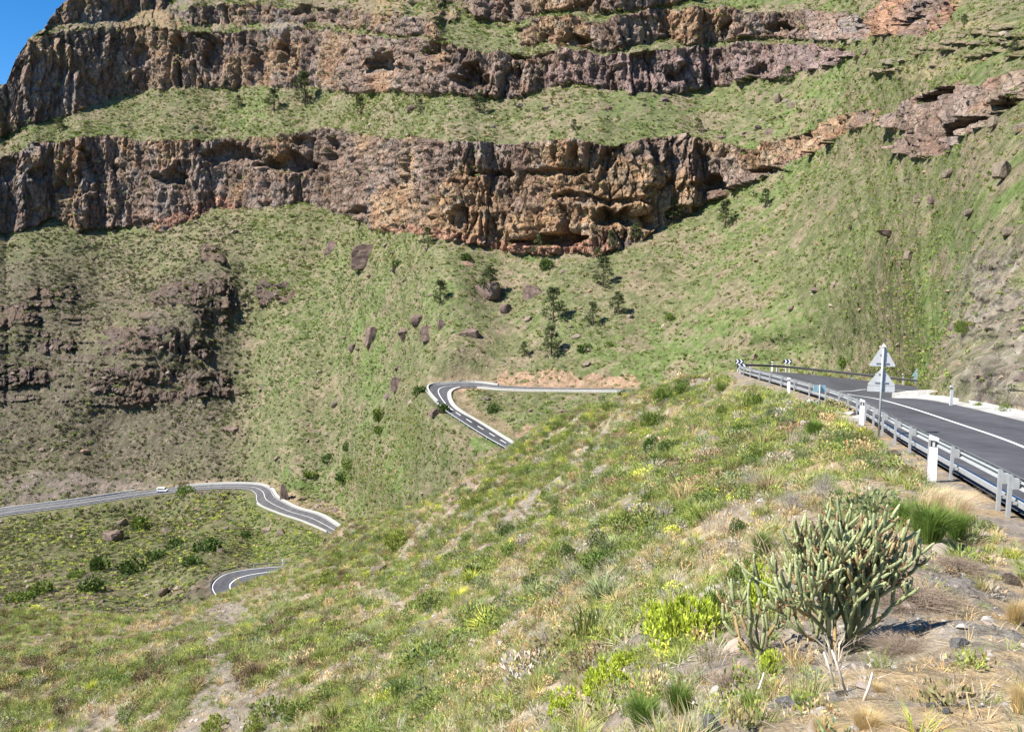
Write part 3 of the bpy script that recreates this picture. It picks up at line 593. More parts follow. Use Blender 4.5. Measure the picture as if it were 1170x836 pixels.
def surf(name, O_, I_, m, f0=0, f1=1, dz=0.0, n=6, kind='structure', s0=0, s1=None):
    O_, I_ = O_[s0:s1], I_[s0:s1]; rows = [lerp_edge(O_, I_, f0+(f1-f0)*k/n)+np.array((0, 0, dz)) for k in range(n+1)]
    V = np.stack(rows, 1).reshape(-1, 3); m_ = n+1; i = (np.arange(len(O_)-1)[:, None]*m_+np.arange(n)[None]); Qd = np.stack([i, i+1, i+m_+1, i+m_], -1).reshape(-1, 4)
    o = link(name, mesh_np(name, V, Qd), m); tag(o, kind=kind); return o
def stripe(path, wd, m, dz, dash=None, name='road_marking'):
    """painted strip; path 3-D; dash=(on, off) metres"""
    p = resample(path, .5); mb = MB(); L = np.arange(len(p))*.5; seg = []; cur = []
    for i in range(len(p)):
        on = dash is None or (L[i] % (dash[0]+dash[1])) < dash[0]
        if on: cur.append(p[i])
        elif cur: seg.append(cur); cur = []
    if cur: seg.append(cur)
    for q in seg:
        if len(q) > 2: sweep(mb, np.array(q)+np.array((0, 0, dz)), [(-wd/2, 0), (wd/2, 0)])
    o = mb.build(name, m); tag(o, kind='structure'); return o
roadD = surf('road', D_O, D_I, M_ASPH, dz=.0, n=8)
from mathutils.bvhtree import BVHTree
RB = BVHTree.FromPolygons([v.co[:] for v in roadD.data.vertices], [p.vertices[:] for p in roadD.data.polygons])
def zD(x, y): return float(road_rel(np.array([x]), np.array([y]))[1][0])
def zR(x, y):
    h = RB.ray_cast(Vector((x, y, 20)), Vector((0, 0, -1)))[0]; return h.z if h else zD(x, y)
def on_road(p): return np.array([(x, y, zR(x, y)) for x, y in resample(np.array(p, float), .4)[:, :2]])
def dz_path(l): return np.array([(x, y, zD(x, y)) for x, y in catmull(l, 6)[:, :2]]) if len(l[0]) == 2 else l
ctr = dz_path([(9.2, -6), (11, 6), (13.2, 15.5), (14.4, 19.6), (16.3, 25.6), (17.7, 31), (19.2, 37.5), (20.3, 43), (21.2, 47.8), (22, 51.5), (22.9, 53.6), (24.2, 55.2), (26, 57.3), (28.2, 60.2), (32, 65), (38, 70), (46, 72.5), (58, 74)])
# the loop of the centre line sits well inside the bend
stripe(on_road(ctr), .15, M_PAINT, .012)
stripe(on_road(dz_path([(22.0, 60), (22.7, 62.5), (24, 64.6), (26.5, 66.8), (30, 70), (34, 74.5), (40, 77), (50, 77)])), .15, M_PAINT, .012)
stripe(on_road(lerp_edge(D_O, D_I, .06)[:60]), .12, M_PAINT, .012)
mb = MB(); kb = resample(D_I[:52], 1.0)
sweep(mb, kb+np.array((0, 0, .0)), [(-.1, -.1), (-.1, .03), (.75, .06), (.85, .2), (1.0, .2), (1.0, -.2)], closed=True)
tag(mb.build('kerb', mat_plain('kerb concrete', (.42, .405, .375), .95, 0, .28, 1.2, .1)), kind='structure')
tiny = dict(A=(A_O, A_I), B=(B_O, B_I), C=(C_O, C_I))
for k_, (O_, I_) in tiny.items():
    surf('road', O_, I_, M_ASPH2 if k_ == 'B' else M_ASPH, dz=.02, n=5)
    stripe(lerp_edge(O_, I_, .06), .16, M_PAINT, .05); stripe(lerp_edge(O_, I_, .94), .16, M_PAINT, .05)
stripe(lerp_edge(A_O, A_I, .48)[:60], .24, M_PAINT, .05); stripe(lerp_edge(A_O, A_I, .48)[60:], .24, M_PAINT, .05, (3.5, 2.5))
stripe(lerp_edge(B_O, B_I, .5), .2, M_PAINT, .05); stripe(lerp_edge(C_O, C_I, .45), .26, M_PAINT, .05)
def wall(path, h, t, name, label, cat, m=M_CONC, side=1):
    mb = MB(); p = resample(path, 1.5); sweep(mb, p, [(0, -.6), (0, h), (side*t, h), (side*t, -.6)], closed=True)
    o = mb.build(name, m); tag(o, label, cat, 'pale walls and gutters along the lower roads'); return o
n6 = lambda a, b: slice(a*6, b*6+1)
wall(A_O[n6(4, 9)], .55, .5, 'parapet_wall', 'short white parapet along the back edge of the middle hairpin bend', 'wall', side=-1)
wall(A_I[n6(0, 5)], .42, .3, 'parapet_wall', 'thin long white parapet of the middle road below the orange earth cut', 'wall')
wall(A_I[n6(6, 12)], .25, 1.1, 'concrete_gutter', 'broad white concrete gutter round the inside of the middle hairpin', 'gutter')
wall(B_O[n6(0, 4)], .9, .6, 'parapet_wall', 'long white parapet beside the valley road at the foot of the grey slope', 'wall', side=-1)
wall(B_O[n6(5, 8)], .8, .5, 'parapet_wall', 'thin white parapet behind the valley road, right of the white van', 'wall', side=-1)
wall(B_O[n6(8, 13)], .3, 1.3, 'concrete_gutter', 'bright white concrete gutter on the uphill side of the valley road bend', 'gutter', side=-1)
wall(B_I[n6(9, 12)], .5, .3, 'parapet_wall', 'low white kerb wall on the downhill side of the valley road bend', 'wall')
wall(C_I[n6(2, 6)], .4, 1.1, 'concrete_gutter', 'small white gutter inside the lowest loop of road', 'gutter')
# retaining wall where the inside kerb of the near road meets the bend
mb = MB(); wp = np.array([(24.35, 43.4, -7.05), (24.2, 46, -7.25), (24.2, 48.3, -7.5), (24.6, 51, -7.9)]); hh = [.42, .36, .2, .06]
wv = []
for p_, h_ in zip(wp, hh): wv += [p_+np.array((0, 0, -.3)), p_+np.array((0, 0, h_)), p_+np.array((.35, .1, h_)), p_+np.array((.35, .1, -.3))]
mb.add(wv, [(i*4+j, i*4+(j+1) % 4, i*4+4+(j+1) % 4, i*4+4+j) for i in range(3) for j in range(4)]+[(0, 1, 2, 3), (12, 15, 14, 13)])
tag(mb.build('retaining_wall', M_CONC, bevel=.02), 'low wedge shaped white retaining wall at the inside of the top bend', 'wall')

# ------------------------------------------------------------------ guardrails
WB = [(0, .0), (.03, .02), (.08, .07), (.08, .11), (.02, .155), (.08, .20), (.08, .24), (.03, .29), (0, .31)]
def guardrail(label, path, posts, mrail, mpost, low=True, group='steel guardrails along the mountain roads', tall=.75, side=1, sz=1.0):
    """posts: arc positions in metres"""
    path = resample(path, .6); L = np.r_[0, np.cumsum(np.linalg.norm(np.diff(path, axis=0), axis=1))]
    at = lambda a: np.array([np.interp(a, L, path[:, k]) for k in range(3)])
    b0 = path[0]; root = empty('guardrail', tuple(b0)); tag(root, label, 'guardrail', group); rel_ = path-b0; q = side*.17
    mb = MB(); prof = [(q+side*r*sz, tall-.27+u*.78) for r, u in WB]; prof = prof+[(a-side*.012, b) for a, b in prof[::-1]]
    sweep(mb, rel_, prof, closed=True); mb.build('upper_rail', mrail, root)
    if low:
        mb = MB(); sweep(mb, rel_, [(q+side*.03, .12), (q+side*.05, .135), (q+side*.05, .245), (q+side*.03, .26), (q+side*.015, .245), (q+side*.015, .135)], closed=True); mb.build('lower_rail', mrail, root)
    for a in posts:
        p = at(a); t = at(min(a+.5, L[-1]))-at(max(a-.5, 0)); t[2] = 0; t /= np.linalg.norm(t); rot = Matrix(((t[0], -t[1], 0), (t[1], t[0], 0), (0, 0, 1)))
        mb = MB(); bx = lambda c_, s_: mb.box(tuple(Vector(tuple(p-b0))+rot @ Vector(c_)), s_, rot)
        if sz > 1 or not low:
            bx((0, -side*.05, tall/2-.25), (.10*sz, .12, tall+.46)); mb.build('post', mpost, root); continue
        bx((0, .0, tall/2-.25), (.085*sz, .012*sz, tall+.5)); bx((-.038*sz, -side*.033, tall/2-.25), (.012*sz, .055, tall+.5)); bx((.038*sz, -side*.033, tall/2-.25), (.012*sz, .055, tall+.5))
        bx((0, -side*.113, tall-.17), (.11*sz, .112, .20)); bx((0, -side*.11, .2), (.05, .11, .05))
        mb.build('post', mpost, root)
    return root
railN = D_O.copy(); railN[:, 0] -= .25
Lr = np.r_[0, np.cumsum(np.linalg.norm(np.diff(railN, axis=0), axis=1))]
yarc = lambda y: float(np.interp(y, railN[:66, 1], Lr[:66]))
kend = 70
guardrail('near galvanised guardrail with two bands on the left edge of the upper road', railN[:kend], [yarc(v) for v in (2, 6, 10.4, 14.75, 15.35, 19.0, 21.2, 23.5, 25.7, 28.3, 30.6, 32.7, 35, 37.4, 39.9, 43.4, 47.6, 51.9, 56, 60, 64, 68, 72, 75)], M_GALV, M_GALV)
pf = railN[kend-1:].copy(); pf[:, 1] += .3; Lf = float(np.sum(np.linalg.norm(np.diff(pf, axis=0), axis=1)))
guardrail('dark guardrail around the far side of the top bend', pf, [2+4*i for i in range(int(Lf/4))], M_GALVD, M_ALU, low=False)
guardrail('pale guardrail down the outer edge of the middle hairpin road', A_O[n6(8, 13)]+np.array((-.4, 0, -.05)), [2+5*i for i in range(13)], M_GALV, M_GALV, low=False, sz=1.5)
guardrail('grey guardrail along the downhill edge of the valley road near the white van', B_I[n6(1, 7)]+np.array((0, -.5, -.05)), [2+8*i for i in range(28)], M_GALV, M_GALV, low=False, sz=1.6, side=-1)
guardrail('dark guardrail round the outside of the lowest loop of road', C_O[n6(1, 7)]+np.array((0, .5, -.05)), [2+4*i for i in range(12)], M_GALVD, M_ALU, low=False, sz=1.4)

# ------------------------------------------------------------------ marker posts
def marker_post(loc, label, rz=0, sc=1.0, parent=None):
    root = empty('marker_post', loc, rz, sc); tag(root, label, 'marker post', 'white roadside marker posts')
    mb = MB(); z0, z1 = -.25, .80; a, b = .10, .085; d0, d1 = .06, .05
    mb.add([(-a, -d0, z0), (a, -d0, z0), (a*.5, d0, z0), (-a*.5, d0, z0), (-b, -d1, z1), (b, -d1, z1), (b*.5, d1, z1), (-b*.5, d1, z1)], [(0, 1, 2, 3), (4, 7, 6, 5), (0, 4, 5, 1), (1, 5, 6, 2), (2, 6, 7, 3), (3, 7, 4, 0)])
    mb.build('body', M_WHITE, root)
    mb = MB(); mb.box((0, 0, .865), (.12, .075, .13)); mb.build('black_band', M_BLACK, root)
    mb = MB(); mb.box((0, -.041, .865), (.05, .006, .10)); mb.build('reflector', M_ALU, root)
    mb = MB(); mb.prism([(-.10, .965), (.10, .93), (.105, 1.0), (-.095, 1.07)], -.055, .055); mb.build('cap', M_WHITE, root, bevel=.008)
    return root
def onN(px, d):
    """ground point of the near hillside in the direction of a photo column, d metres out"""
    x = float(UU(px, 460))*d; return (x, d, hN1(x, d))
marker_post(onN(1070, 18.6), 'nearest and largest white marker post, beside the guardrail above the feathery grass', -.5, 1.06)
marker_post(onN(985.5, 31.6), 'white marker post just left of the double triangle sign', -.5)
marker_post(onN(900.5, 50.0), 'white marker post at the guardrail, left of the small pale panels', -.5)
marker_post((float(UU(882, 425))*84.5, 84.5, -10.75), 'distant white marker post behind the dark guardrail of the top bend', -.5, 1.1)
marker_post((float(UU(1086, 464))*39.2, 39.2, -6.5), 'white marker post on the mountain side of the upper road beyond the kerb', .1, .8)
marker_post((float(UU(1031, 445))*83.5, 83.5, -11.85), 'small far marker post behind the right part of the dark guardrail', .1, 1.0)

# ------------------------------------------------------------------ signs
def tri_plate(mb, w_, h_, z0, y, t=.004):
    r = .03; mb.prism([(-w_/2+r, z0), (w_/2-r, z0), (w_/2, z0+r), (w_/2-.01, z0+2*r), (.02, z0+h_), (-.02, z0+h_), (-w_/2+.01, z0+2*r), (-w_/2, z0+r)], y, y+t)
gx, gy, gz = onN(1006, 27.6)
root = empty('road_sign', (gx, gy, gz), -.3); tag(root, 'tall pole with two grey triangular sign backs, one above the other, beside the guardrail', 'road sign')
mb = MB(); mb.tube([(0, 0, -.3), (0.0, 0, 3.28)], .038, 12); mb.build('pole', M_GALV, root, True)
def plate(z0, w_, h_, panel):
    mb = MB(); tri_plate(mb, w_, h_, z0, .05, .012); o = mb.build('warning_plate', M_ALU, root)
    m2 = MB(); m2.cur = 0; tri_plate(m2, w_*.96, h_*.96, z0+.012, .0625, .002); m2.build('painted_face', M_RED, o)
    m2 = MB(); tri_plate(m2, w_*.66, h_*.62, z0+.09, .065, .002); m2.build('painted_face', M_WHITE, o)
    for bz, bw in ((.12, .5), (.42, .25)): m2 = MB(); m2.box((0, .03, z0+bz), (w_*bw, .02, .03)); m2.build('bracket', M_GALV, o)
    if panel:
        m2 = MB(); m2.box((0, .056, z0-.12), (w_, .012, .2)); m2.build('lower_panel', M_ALU, root, bevel=.003)
plate(2.50, .84, .76, False); plate(1.82, .88, .62, True)
m2 = MB(); m2.prism([(-.09, 3.19), (.09, 3.19), (.05, 3.25), (0.0, 3.32), (-.05, 3.25)], -.05, -.038); m2.build('top_tab', M_WHITE, root)
# two small pale panels on one pole
gx, gy, gz = onN(936, 37.5)
root = empty('road_sign', (gx, gy, gz), .1); tag(root, 'two small pale blue panels on a thin pole at the guardrail', 'road sign')
mb = MB(); mb.tube([(0, 0, -.3), (0, 0, 1.28)], .03, 10); mb.build('pole', M_GALV, root, True)
for sx in (-1, 1):
    mb = MB(); mb.box((sx*.17, .04, 1.08), (.27, .012, .32)); mb.build('panel', M_PALE, root, bevel=.004)
# chevron boards
def chevron(loc, rz, label, wd=.86, ht=.46, hb=.85):
    root = empty('chevron_sign', loc, rz); tag(root, label, 'chevron sign', 'chevron boards round the top bend')
    mb = MB()
    for sx in (-.25, .25): mb.box((sx*wd*.9, .03, hb/2-.2), (.06, .04, hb+.5))
    mb.build('leg', M_WHITE, root)
    mb = MB(); mb.box((0, 0, hb+ht/2), (wd, .02, ht)); b = mb.build('board', M_NAVY, root)
    for k in range(2):
        x0 = -wd*.5+wd*(.06+.47*k); mb = MB(); a, t = wd*.20, wd*.17
        mb.prism([(x0, hb+.02), (x0+t, hb+.02), (x0+t+a, hb+ht/2), (x0+t, hb+ht-.02), (x0, hb+ht-.02), (x0+a, hb+ht/2)], -.016, -.0105); mb.build('chevron', M_WHITE, b)
    return root
def atT(px, py, d, dz=0): p = P(px, py, d); return (p[0], p[1], p[2]+dz)
chevron(atT(847.5, 427, 76), -.4, 'lower and nearer chevron board at the left end of the top bend', hb=.46, wd=.9, ht=.52)
chevron(atT(844.5, 424.5, 80), -.4, 'upper and farther chevron board at the left end of the top bend', hb=.82, wd=.8, ht=.44)
chevron(atT(899.5, 426, 85), -.4, 'single chevron board standing behind the dark guardrail, left of the bend', hb=1.0, wd=.8, ht=.48)
chevron(atT(1003, 439, 83.5), -.4, 'chevron board partly hidden behind the double triangle sign', hb=.75, wd=.8, ht=.42)
# triangle over circle, far right of the bend
root = empty('road_sign', atT(1046.5, 447, 84.5)); tag(root, 'pale sign with triangle above disc at the right end of the top bend', 'road sign')
mb = MB(); mb.tube([(0, 0.03, -.3), (0, .03, 2.45)], .04, 8); mb.build('pole', M_GALV, root, True)
mb = MB(); tri_plate(mb, 1.05, .85, 1.62, 0, .02); mb.build('triangle_plate', M_PALE, root)
mb = MB(); mb.prism([(.36*math.cos(2*math.pi*k/20), 1.25+.36*math.sin(2*math.pi*k/20)) for k in range(20)], 0, .02); mb.build('disc_plate', M_PALE, root)
# thin poles at the lowest loop
for px, py, dd_, lab in ((323, 647, 181, 'thin white pole behind the lowest loop of road, right one'), (308.5, 661, 176, 'thin white pole inside the lowest loop of road, left one')):
    mb = MB(); mb.tube([(0, 0, -.5), (0, 0, 1.5)], .09, 6); mb.box((0, 0, 1.6), (.28, .05, .4)); o = mb.build('marker_pole', M_WHITE); o.location = atT(px, py, dd_); tag(o, lab, 'pole')
# concrete footings of the guardrail
for i, (px, d_, a, b) in enumerate([(927, 41.5, .5, .35), (941, 38.6, .45, .3), (963, 34.9, .6, .35), (975, 33.1, .5, .3)]):
    x, y, z = onN(px, d_); bm = bmesh.new(); bmesh.ops.create_icosphere(bm, subdivisions=2, radius=1)
    for v in bm.verts: v.co = Vector((v.co.x*a, v.co.y*b, max(-.2, min(.22, v.co.z*.4)))); v.co += Vector([.05*math.sin(9*v.co[(k+1) % 3]+i+k) for k in range(3)])
    me_ = bpy.data.meshes.new('concrete_footing'); bm.to_mesh(me_); bm.free(); o = link('concrete_footing', me_, M_CONC2); o.location = (x, y, z)
    tag(o, ['flat pale concrete footing left of the thin pole with two panels', 'pale concrete footing right under the two small panels', 'rough concrete footing left of the second marker post', 'rough concrete footing at the foot of the second marker post'][i], 'footing', 'concrete footings under the guardrail')

# ------------------------------------------------------------------ white van on the valley road
mid_ = (B_O+B_I)/2; pq = [proj(p_[0], p_[1], p_[2])[0] for p_ in mid_]; k = int(np.argmin(np.abs(np.array(pq)-184)))
tv = mid_[k+1]-mid_[k-1]; vrz = math.atan2(tv[1], tv[0]); vp = lerp_edge(B_O, B_I, .62)[k]
root = empty('van', (vp[0], vp[1], vp[2]+.05), vrz, 1.0); tag(root, 'small white van driving on the valley road', 'van')
M_VAN = mat_plain('white van paint', (.82, .83, .85), .3, 0, .02, 3, .5); M_GLASS = mat_plain('dark window glass', (.03, .035, .045), .15, 0, .02, 3, .6); M_TYRE = mat_plain('tyre rubber', (.02, .02, .02), .9)
mb = MB(); mb.prism([(-2.3, .45), (2.35, .45), (2.4, .95), (1.7, 1.15), (1.15, 1.9), (-2.2, 1.95), (-2.35, 1.5)], -.92, .92); body = mb.build('body', M_VAN, root, bevel=.07)
for sy in (-1, 1):
    mb = MB(); mb.prism([(-1.9, 1.2), (1.35, 1.2), (1.0, 1.72), (-1.9, 1.75)], sy*.925-.006, sy*.925+.006); mb.build('side_window', M_GLASS, root)
    mb = MB(); mb.box((2.38, sy*.7, .8), (.06, .3, .18)); mb.build('headlight', M_ALU, root); mb = MB(); mb.box((-2.34, sy*.78, 1.0), (.06, .16, .4)); mb.build('tail_light', M_RED, root)
    for sx in (-1.45, 1.45):
        mb = MB(); c0 = [(sx+.33*math.cos(2*math.pi*j/16), .33+.33*math.sin(2*math.pi*j/16)) for j in range(16)]; mb.prism(c0, sy*.85-.11, sy*.85+.11); mb.build('wheel', M_TYRE, root)
mb = MB(); mb.add([(1.73, -.8, 1.17), (1.73, .8, 1.17), (1.2, .75, 1.84), (1.2, -.75, 1.84)], [(0, 1, 2, 3)]); w_ = mb.build('windscreen', M_GLASS, root); w_.location = (.03, 0, .02)

# ------------------------------------------------------------------ foliage meshes
LV = {}
def leaf_arrays(cent, nrm, L, W, bend=.0, quad=True):
    """one quad (leaf) per centre; nrm = long direction"""
    n = len(cent); d = nrm/np.linalg.norm(nrm, axis=1)[:, None]; a = rng.normal(size=(n, 3)); s_ = np.cross(d, a); s_ /= np.linalg.norm(s_, axis=1)[:, None]
    L = np.broadcast_to(L, (n,))[:, None]; W = np.broadcast_to(W, (n,))[:, None]
    v = np.stack([cent-d*L*.5, cent+s_*W*.5, cent+d*L*.5, cent-s_*W*.5], 1); return v.reshape(-1, 3), np.arange(n*4).reshape(-1, 4)
class Bunch:
    def __init__(s): s.V = []; s.F = []; s.C = []; s.n = 0
    def add(s, V, F_, C_):
        """C_ per vertex multiplier colour"""
        C_ = np.asarray(C_, float); C_ = np.broadcast_to(C_, (len(V), 3)) if C_.ndim == 1 else C_
        s.V.append(V); s.F.append(F_+s.n); s.C.append(C_); s.n += len(V)
    def mesh(s, name, mat):
        V = np.vstack(s.V); F_ = np.vstack(s.F); me = mesh_np(name, V, F_); set_col(me, 'lv', np.vstack(s.C)); me.materials.append(mat); return me
def dome_pts(n, rx, rz, lumps=5, inner=.35, seed=0):
    g = np.random.default_rng(seed); out = []
    cs = [(0, 0, .35*rz, .75)]+[(rx*.55*math.cos(a), rx*.55*math.sin(a), rz*g.uniform(.2, .55), g.uniform(.38, .6)) for a in g.uniform(0, 6.28, lumps)]
    for i in range(n):
        cx_, cy_, cz_, sr = cs[g.integers(len(cs))]; u = g.normal(size=3); u /= np.linalg.norm(u); r = sr*g.uniform(inner, 1)**.4
        out.append((cx_+u[0]*r*rx, cy_+u[1]*r*rx, max(.02, cz_+u[2]*r*rz*.85)))
    return np.array(out)
def bush_bunch(n, rx, rz, L, W, seed=0, upb=.5, lumps=5, dead=.1, inner=.35):
    b = Bunch(); p = dome_pts(n, rx, rz, lumps, inner, seed); g = np.random.default_rng(seed+1)
    d = p/np.array((rx, rx, rz))+g.normal(size=p.shape)*.6+np.array((0, 0, upb)); V, F_ = leaf_arrays(p, d, g.uniform(.7, 1.3, n)*L, g.uniform(.7, 1.2, n)*W)
    v = g.uniform(.65, 1.3, n); col = np.stack([v*g.uniform(.9, 1.15, n), v, v*g.uniform(.8, 1.1, n)], 1)
    dd_ = g.random(n) < dead; col[dd_] *= np.array((1.5, 1.05, .9)); b.add(V, F_, np.repeat(col, 4, 0)); return b
def tuft_bunch(n, h, spread, wd, seed=0, lean=.0, curl=.5):
    """grass blades: two quads each"""
    g = np.random.default_rng(seed); b = Bunch(); a = g.uniform(0, 6.28, n); r0 = g.uniform(0, spread*.35, n); H = h*g.uniform(.5, 1.1, n)
    base = np.stack([r0*np.cos(a), r0*np.sin(a), np.zeros(n)-.02], 1); o = np.stack([np.cos(a), np.sin(a), np.zeros(n)], 1); out = spread*g.uniform(.2, 1, n)[:, None]
    ln = np.array((lean, -lean*.4, 0))
    m_ = base+o*out*.35+ln*.4+np.stack([0*H, 0*H, H*.62], 1); t_ = base+o*out+ln+np.stack([0*H, 0*H, H*(1-curl*.25)], 1)
    s_ = np.stack([-np.sin(a+g.normal(size=n)), np.cos(a), np.zeros(n)], 1)*wd*.5
    V = np.stack([base-s_, base+s_, m_+s_*.8, m_-s_*.8, t_+s_*.12, t_-s_*.12], 1).reshape(-1, 3); i = np.arange(n)[:, None]*6
    F_ = np.vstack([i+np.array([[0, 1, 2, 3]]), i+np.array([[3, 2, 4, 5]])]); v = g.uniform(.65, 1.3, n); b.add(V, F_, np.repeat(np.stack([v*g.uniform(.9, 1.2, n), v, v*.9], 1), 6, 0)); return b
def twig_bunch(n, h, spread, wd, seed=0, col=(1, 1, 1)):
    """dry thin branching stems as three-sided slivers"""
    g = np.random.default_rng(seed); b = Bunch()
    for i in range(n):
        a = g.uniform(0, 6.28); e = g.uniform(.25, 1.4); d = np.array((math.cos(a)*math.cos(e), math.sin(a)*math.cos(e), math.sin(e))); p = np.array((0, 0, 0.))+g.normal(size=3)*np.array((.12, .12, 0))*spread
        L = h*g.uniform(.35, .6); w_ = wd
        for k in range(3):
            q = p+d*L*np.array((spread/h*1.2, spread/h*1.2, 1)); s_ = np.cross(d, g.normal(size=3)); s_ = s_/np.linalg.norm(s_)*w_*.5
            b.add(np.array([p-s_, p+s_, q+s_*.7, q-s_*.7]), np.array([[0, 1, 2, 3]]), np.array(col)*g.uniform(.6, 1.3)); 
            p = q; d = d+g.normal(size=3)*.45; d /= np.linalg.norm(d); L *= .6; w_ *= .7
    return b
M_INST = mat_leaf('foliage'); 
UNL = bpy.data.collections.new('scatter_sources')
def scat(name, items, pts, idx, rot, scl_, tint):
    """one stuff object: instances of the item meshes at the points"""
    c_ = bpy.data.collections.new(name+'_kinds')
    for k, me_ in enumerate(items):
        o = bpy.data.objects.new('%s_kind_%02d' % (name, k), me_); c_.objects.link(o)
    me = bpy.data.meshes.new(name); pts = np.asarray(pts, np.float32); n = len(pts); me.vertices.add(n); me.vertices.foreach_set('co', pts.ravel())
    a = me.attributes.new('idx', 'INT', 'POINT'); a.data.foreach_set('value', np.asarray(idx, np.int32))
    a = me.attributes.new('rot', 'FLOAT_VECTOR', 'POINT'); a.data.foreach_set('vector', np.asarray(rot, np.float32).ravel())
    a = me.attributes.new('scl', 'FLOAT_VECTOR', 'POINT'); a.data.foreach_set('vector', np.asarray(scl_, np.float32).ravel())
    a = me.attributes.new('tint', 'FLOAT_COLOR', 'POINT'); t = np.asarray(tint, np.float32); a.data.foreach_set('color', np.hstack([t, np.ones((n, 1), np.float32)]).ravel())
    o = bpy.data.objects.new(name, me); COL.objects.link(o)
    g = bpy.data.node_groups.new(name, 'GeometryNodeTree'); g.interface.new_socket('Geometry', in_out='INPUT', socket_type='NodeSocketGeometry'); g.interface.new_socket('Geometry', in_out='OUTPUT', socket_type='NodeSocketGeometry')
    N = g.nodes; gi = N.new('NodeGroupInput'); go = N.new('NodeGroupOutput'); ip = N.new('GeometryNodeInstanceOnPoints'); ci = N.new('GeometryNodeCollectionInfo')
    ci.inputs['Collection'].default_value = c_; ci.inputs['Separate Children'].default_value = True; ci.inputs['Reset Children'].default_value = True
    def na(nm, ty): q = N.new('GeometryNodeInputNamedAttribute'); q.data_type = ty; q.inputs['Name'].default_value = nm; return q.outputs['Attribute']
    l = g.links; l.new(gi.outputs[0], ip.inputs['Points']); l.new(ci.outputs[0], ip.inputs['Instance']); ip.inputs['Pick Instance'].default_value = True
    l.new(na('idx', 'INT'), ip.inputs['Instance Index']); l.new(na('rot', 'FLOAT_VECTOR'), ip.inputs['Rotation']); l.new(na('scl', 'FLOAT_VECTOR'), ip.inputs['Scale'])
    l.new(ip.outputs[0], go.inputs[0]); md = o.modifiers.new('scatter', 'NODES'); md.node_group = g; return o

# ---- low-poly clumps for the far side
far_kinds = [bush_bunch(56, .62, .6, .34, .22, seed=100+k, lumps=3).mesh('clump', M_INST) for k in range(5)]+[tuft_bunch(22, .6, .5, .12, seed=120+k).mesh('tuft', M_INST) for k in range(2)]
dX = np.stack([FX, FY, FZ], -1); e1 = dX[1:, 1:]-dX[:-1, :-1]; e2 = dX[1:, :-1]-dX[:-1, 1:]; nn = np.cross(e1, e2); area = .5*np.linalg.norm(nn, axis=2)
nzf = np.abs(nn[..., 2])/(2*area+1e-9); vis = (PX[1:, 1:] > -60) & (PX[1:, 1:] < 1230) & (PY[1:, 1:] < 730)
roadm = np.zeros(PY.shape, bool)
for O_, I_ in LOWER:
    pl = [tuple(q[:2]) for q in O_]+[tuple(q[:2]) for q in I_[::-1]]; bb = (np.abs(FY-np.mean([q[1] for q in pl])) < 140)
    x, y = FX[bb], FY[bb]; d1, _ = dist_poly(x, y, pl[::4], True); roadm[bb] |= in_poly(x, y, pl) | (d1 < 2.6)
rkc = np.clip(cl+bn+strat+upl*.8+rightst*.6, 0, 1)
g1 = fbm(FX/16, FY/16, FZ/10, seed=80); g2 = fbm(FX/50, FY/50, FZ/40, seed=81)
dens = (.20+.12*sstep(-.2, .4, g1)+.16*lowm)*np.clip(260/D, 1, 3)*(1-rkc*.93)*(~roadm)*sstep(-.45, .15, g1+.5*g2+.5*n3+.25)
dens *= np.where(rn > .3, .35, 1)*(1-.8*oc*1)*(1-cutm*.8)*(1-gr*.7)
wgt = (area*vis*np.clip(dens[1:, 1:], 0, 1)*np.clip(1.2-D[1:, 1:]/1400, .3, 1)).ravel(); 
tot = wgt.sum(); NFAR = int(min(tot*2.0, 330000)); print('far clumps', NFAR, tot)
pick = np.searchsorted(np.cumsum(wgt)/tot, rng.random(NFAR)); pi_, pj = np.divmod(pick, area.shape[1]); fu, fv = rng.random(NFAR), rng.random(NFAR)
A00 = dX[pi_, pj]; pos = A00+(dX[pi_+1, pj]-A00)*fu[:, None]+(dX[pi_, pj+1]-A00)*fv[:, None]
ipx, ipy = PX[pi_, pj], PY[pi_, pj]; lh = lefthill[pi_, pj]; pear = in_poly(ipx, ipy, [(300, 400), (345, 330), (420, 300), (520, 330), (470, 420), (400, 520), (380, 560), (250, 560), (260, 500)])
vall = in_poly(ipx, ipy, [(-60, 590), (180, 566), (290, 566), (380, 612), (330, 640), (240, 652), (200, 700), (-60, 710)])
idx = rng.integers(0, 7, NFAR); sc_ = rng.lognormal(-.2, .52, NFAR)*np.clip(.2+D[pi_, pj]/480, .36, 1.15)*np.where(vall, 1.15, 1)
gm = sstep(-.4, .5, g1[pi_, pj]+rng.normal(size=NFAR)*.35)[:, None]
tint = np.array((.100, .125, .036))*(1-gm)+np.array((.145, .185, .058))*gm
q = rng.random(NFAR)
tint = np.where((q < .07)[:, None], np.array((.06, .085, .03)), tint); tint = np.where((q > .86)[:, None], np.array((.20, .17, .095)), tint)
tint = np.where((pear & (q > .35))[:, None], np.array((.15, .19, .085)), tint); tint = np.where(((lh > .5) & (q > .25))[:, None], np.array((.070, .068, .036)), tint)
tint = np.where((vall & (q > .8))[:, None], np.array((.24, .27, .06)), tint); tint = np.where((vall & (q < .16))[:, None], np.array((.06, .10, .03)), tint)
tint = tint*rng.uniform(.8, 1.25, NFAR)[:, None]*1.95
rot = np.stack([rng.normal(0, .15, NFAR), rng.normal(0, .15, NFAR), rng.uniform(0, 6.28, NFAR)], 1)
sc_ = np.minimum(sc_, .22+D[pi_, pj]/230); S = np.stack([sc_*rng.uniform(.8, 1.4, NFAR), sc_*rng.uniform(.8, 1.4, NFAR), sc_*rng.uniform(.55, 1.0, NFAR)], 1)
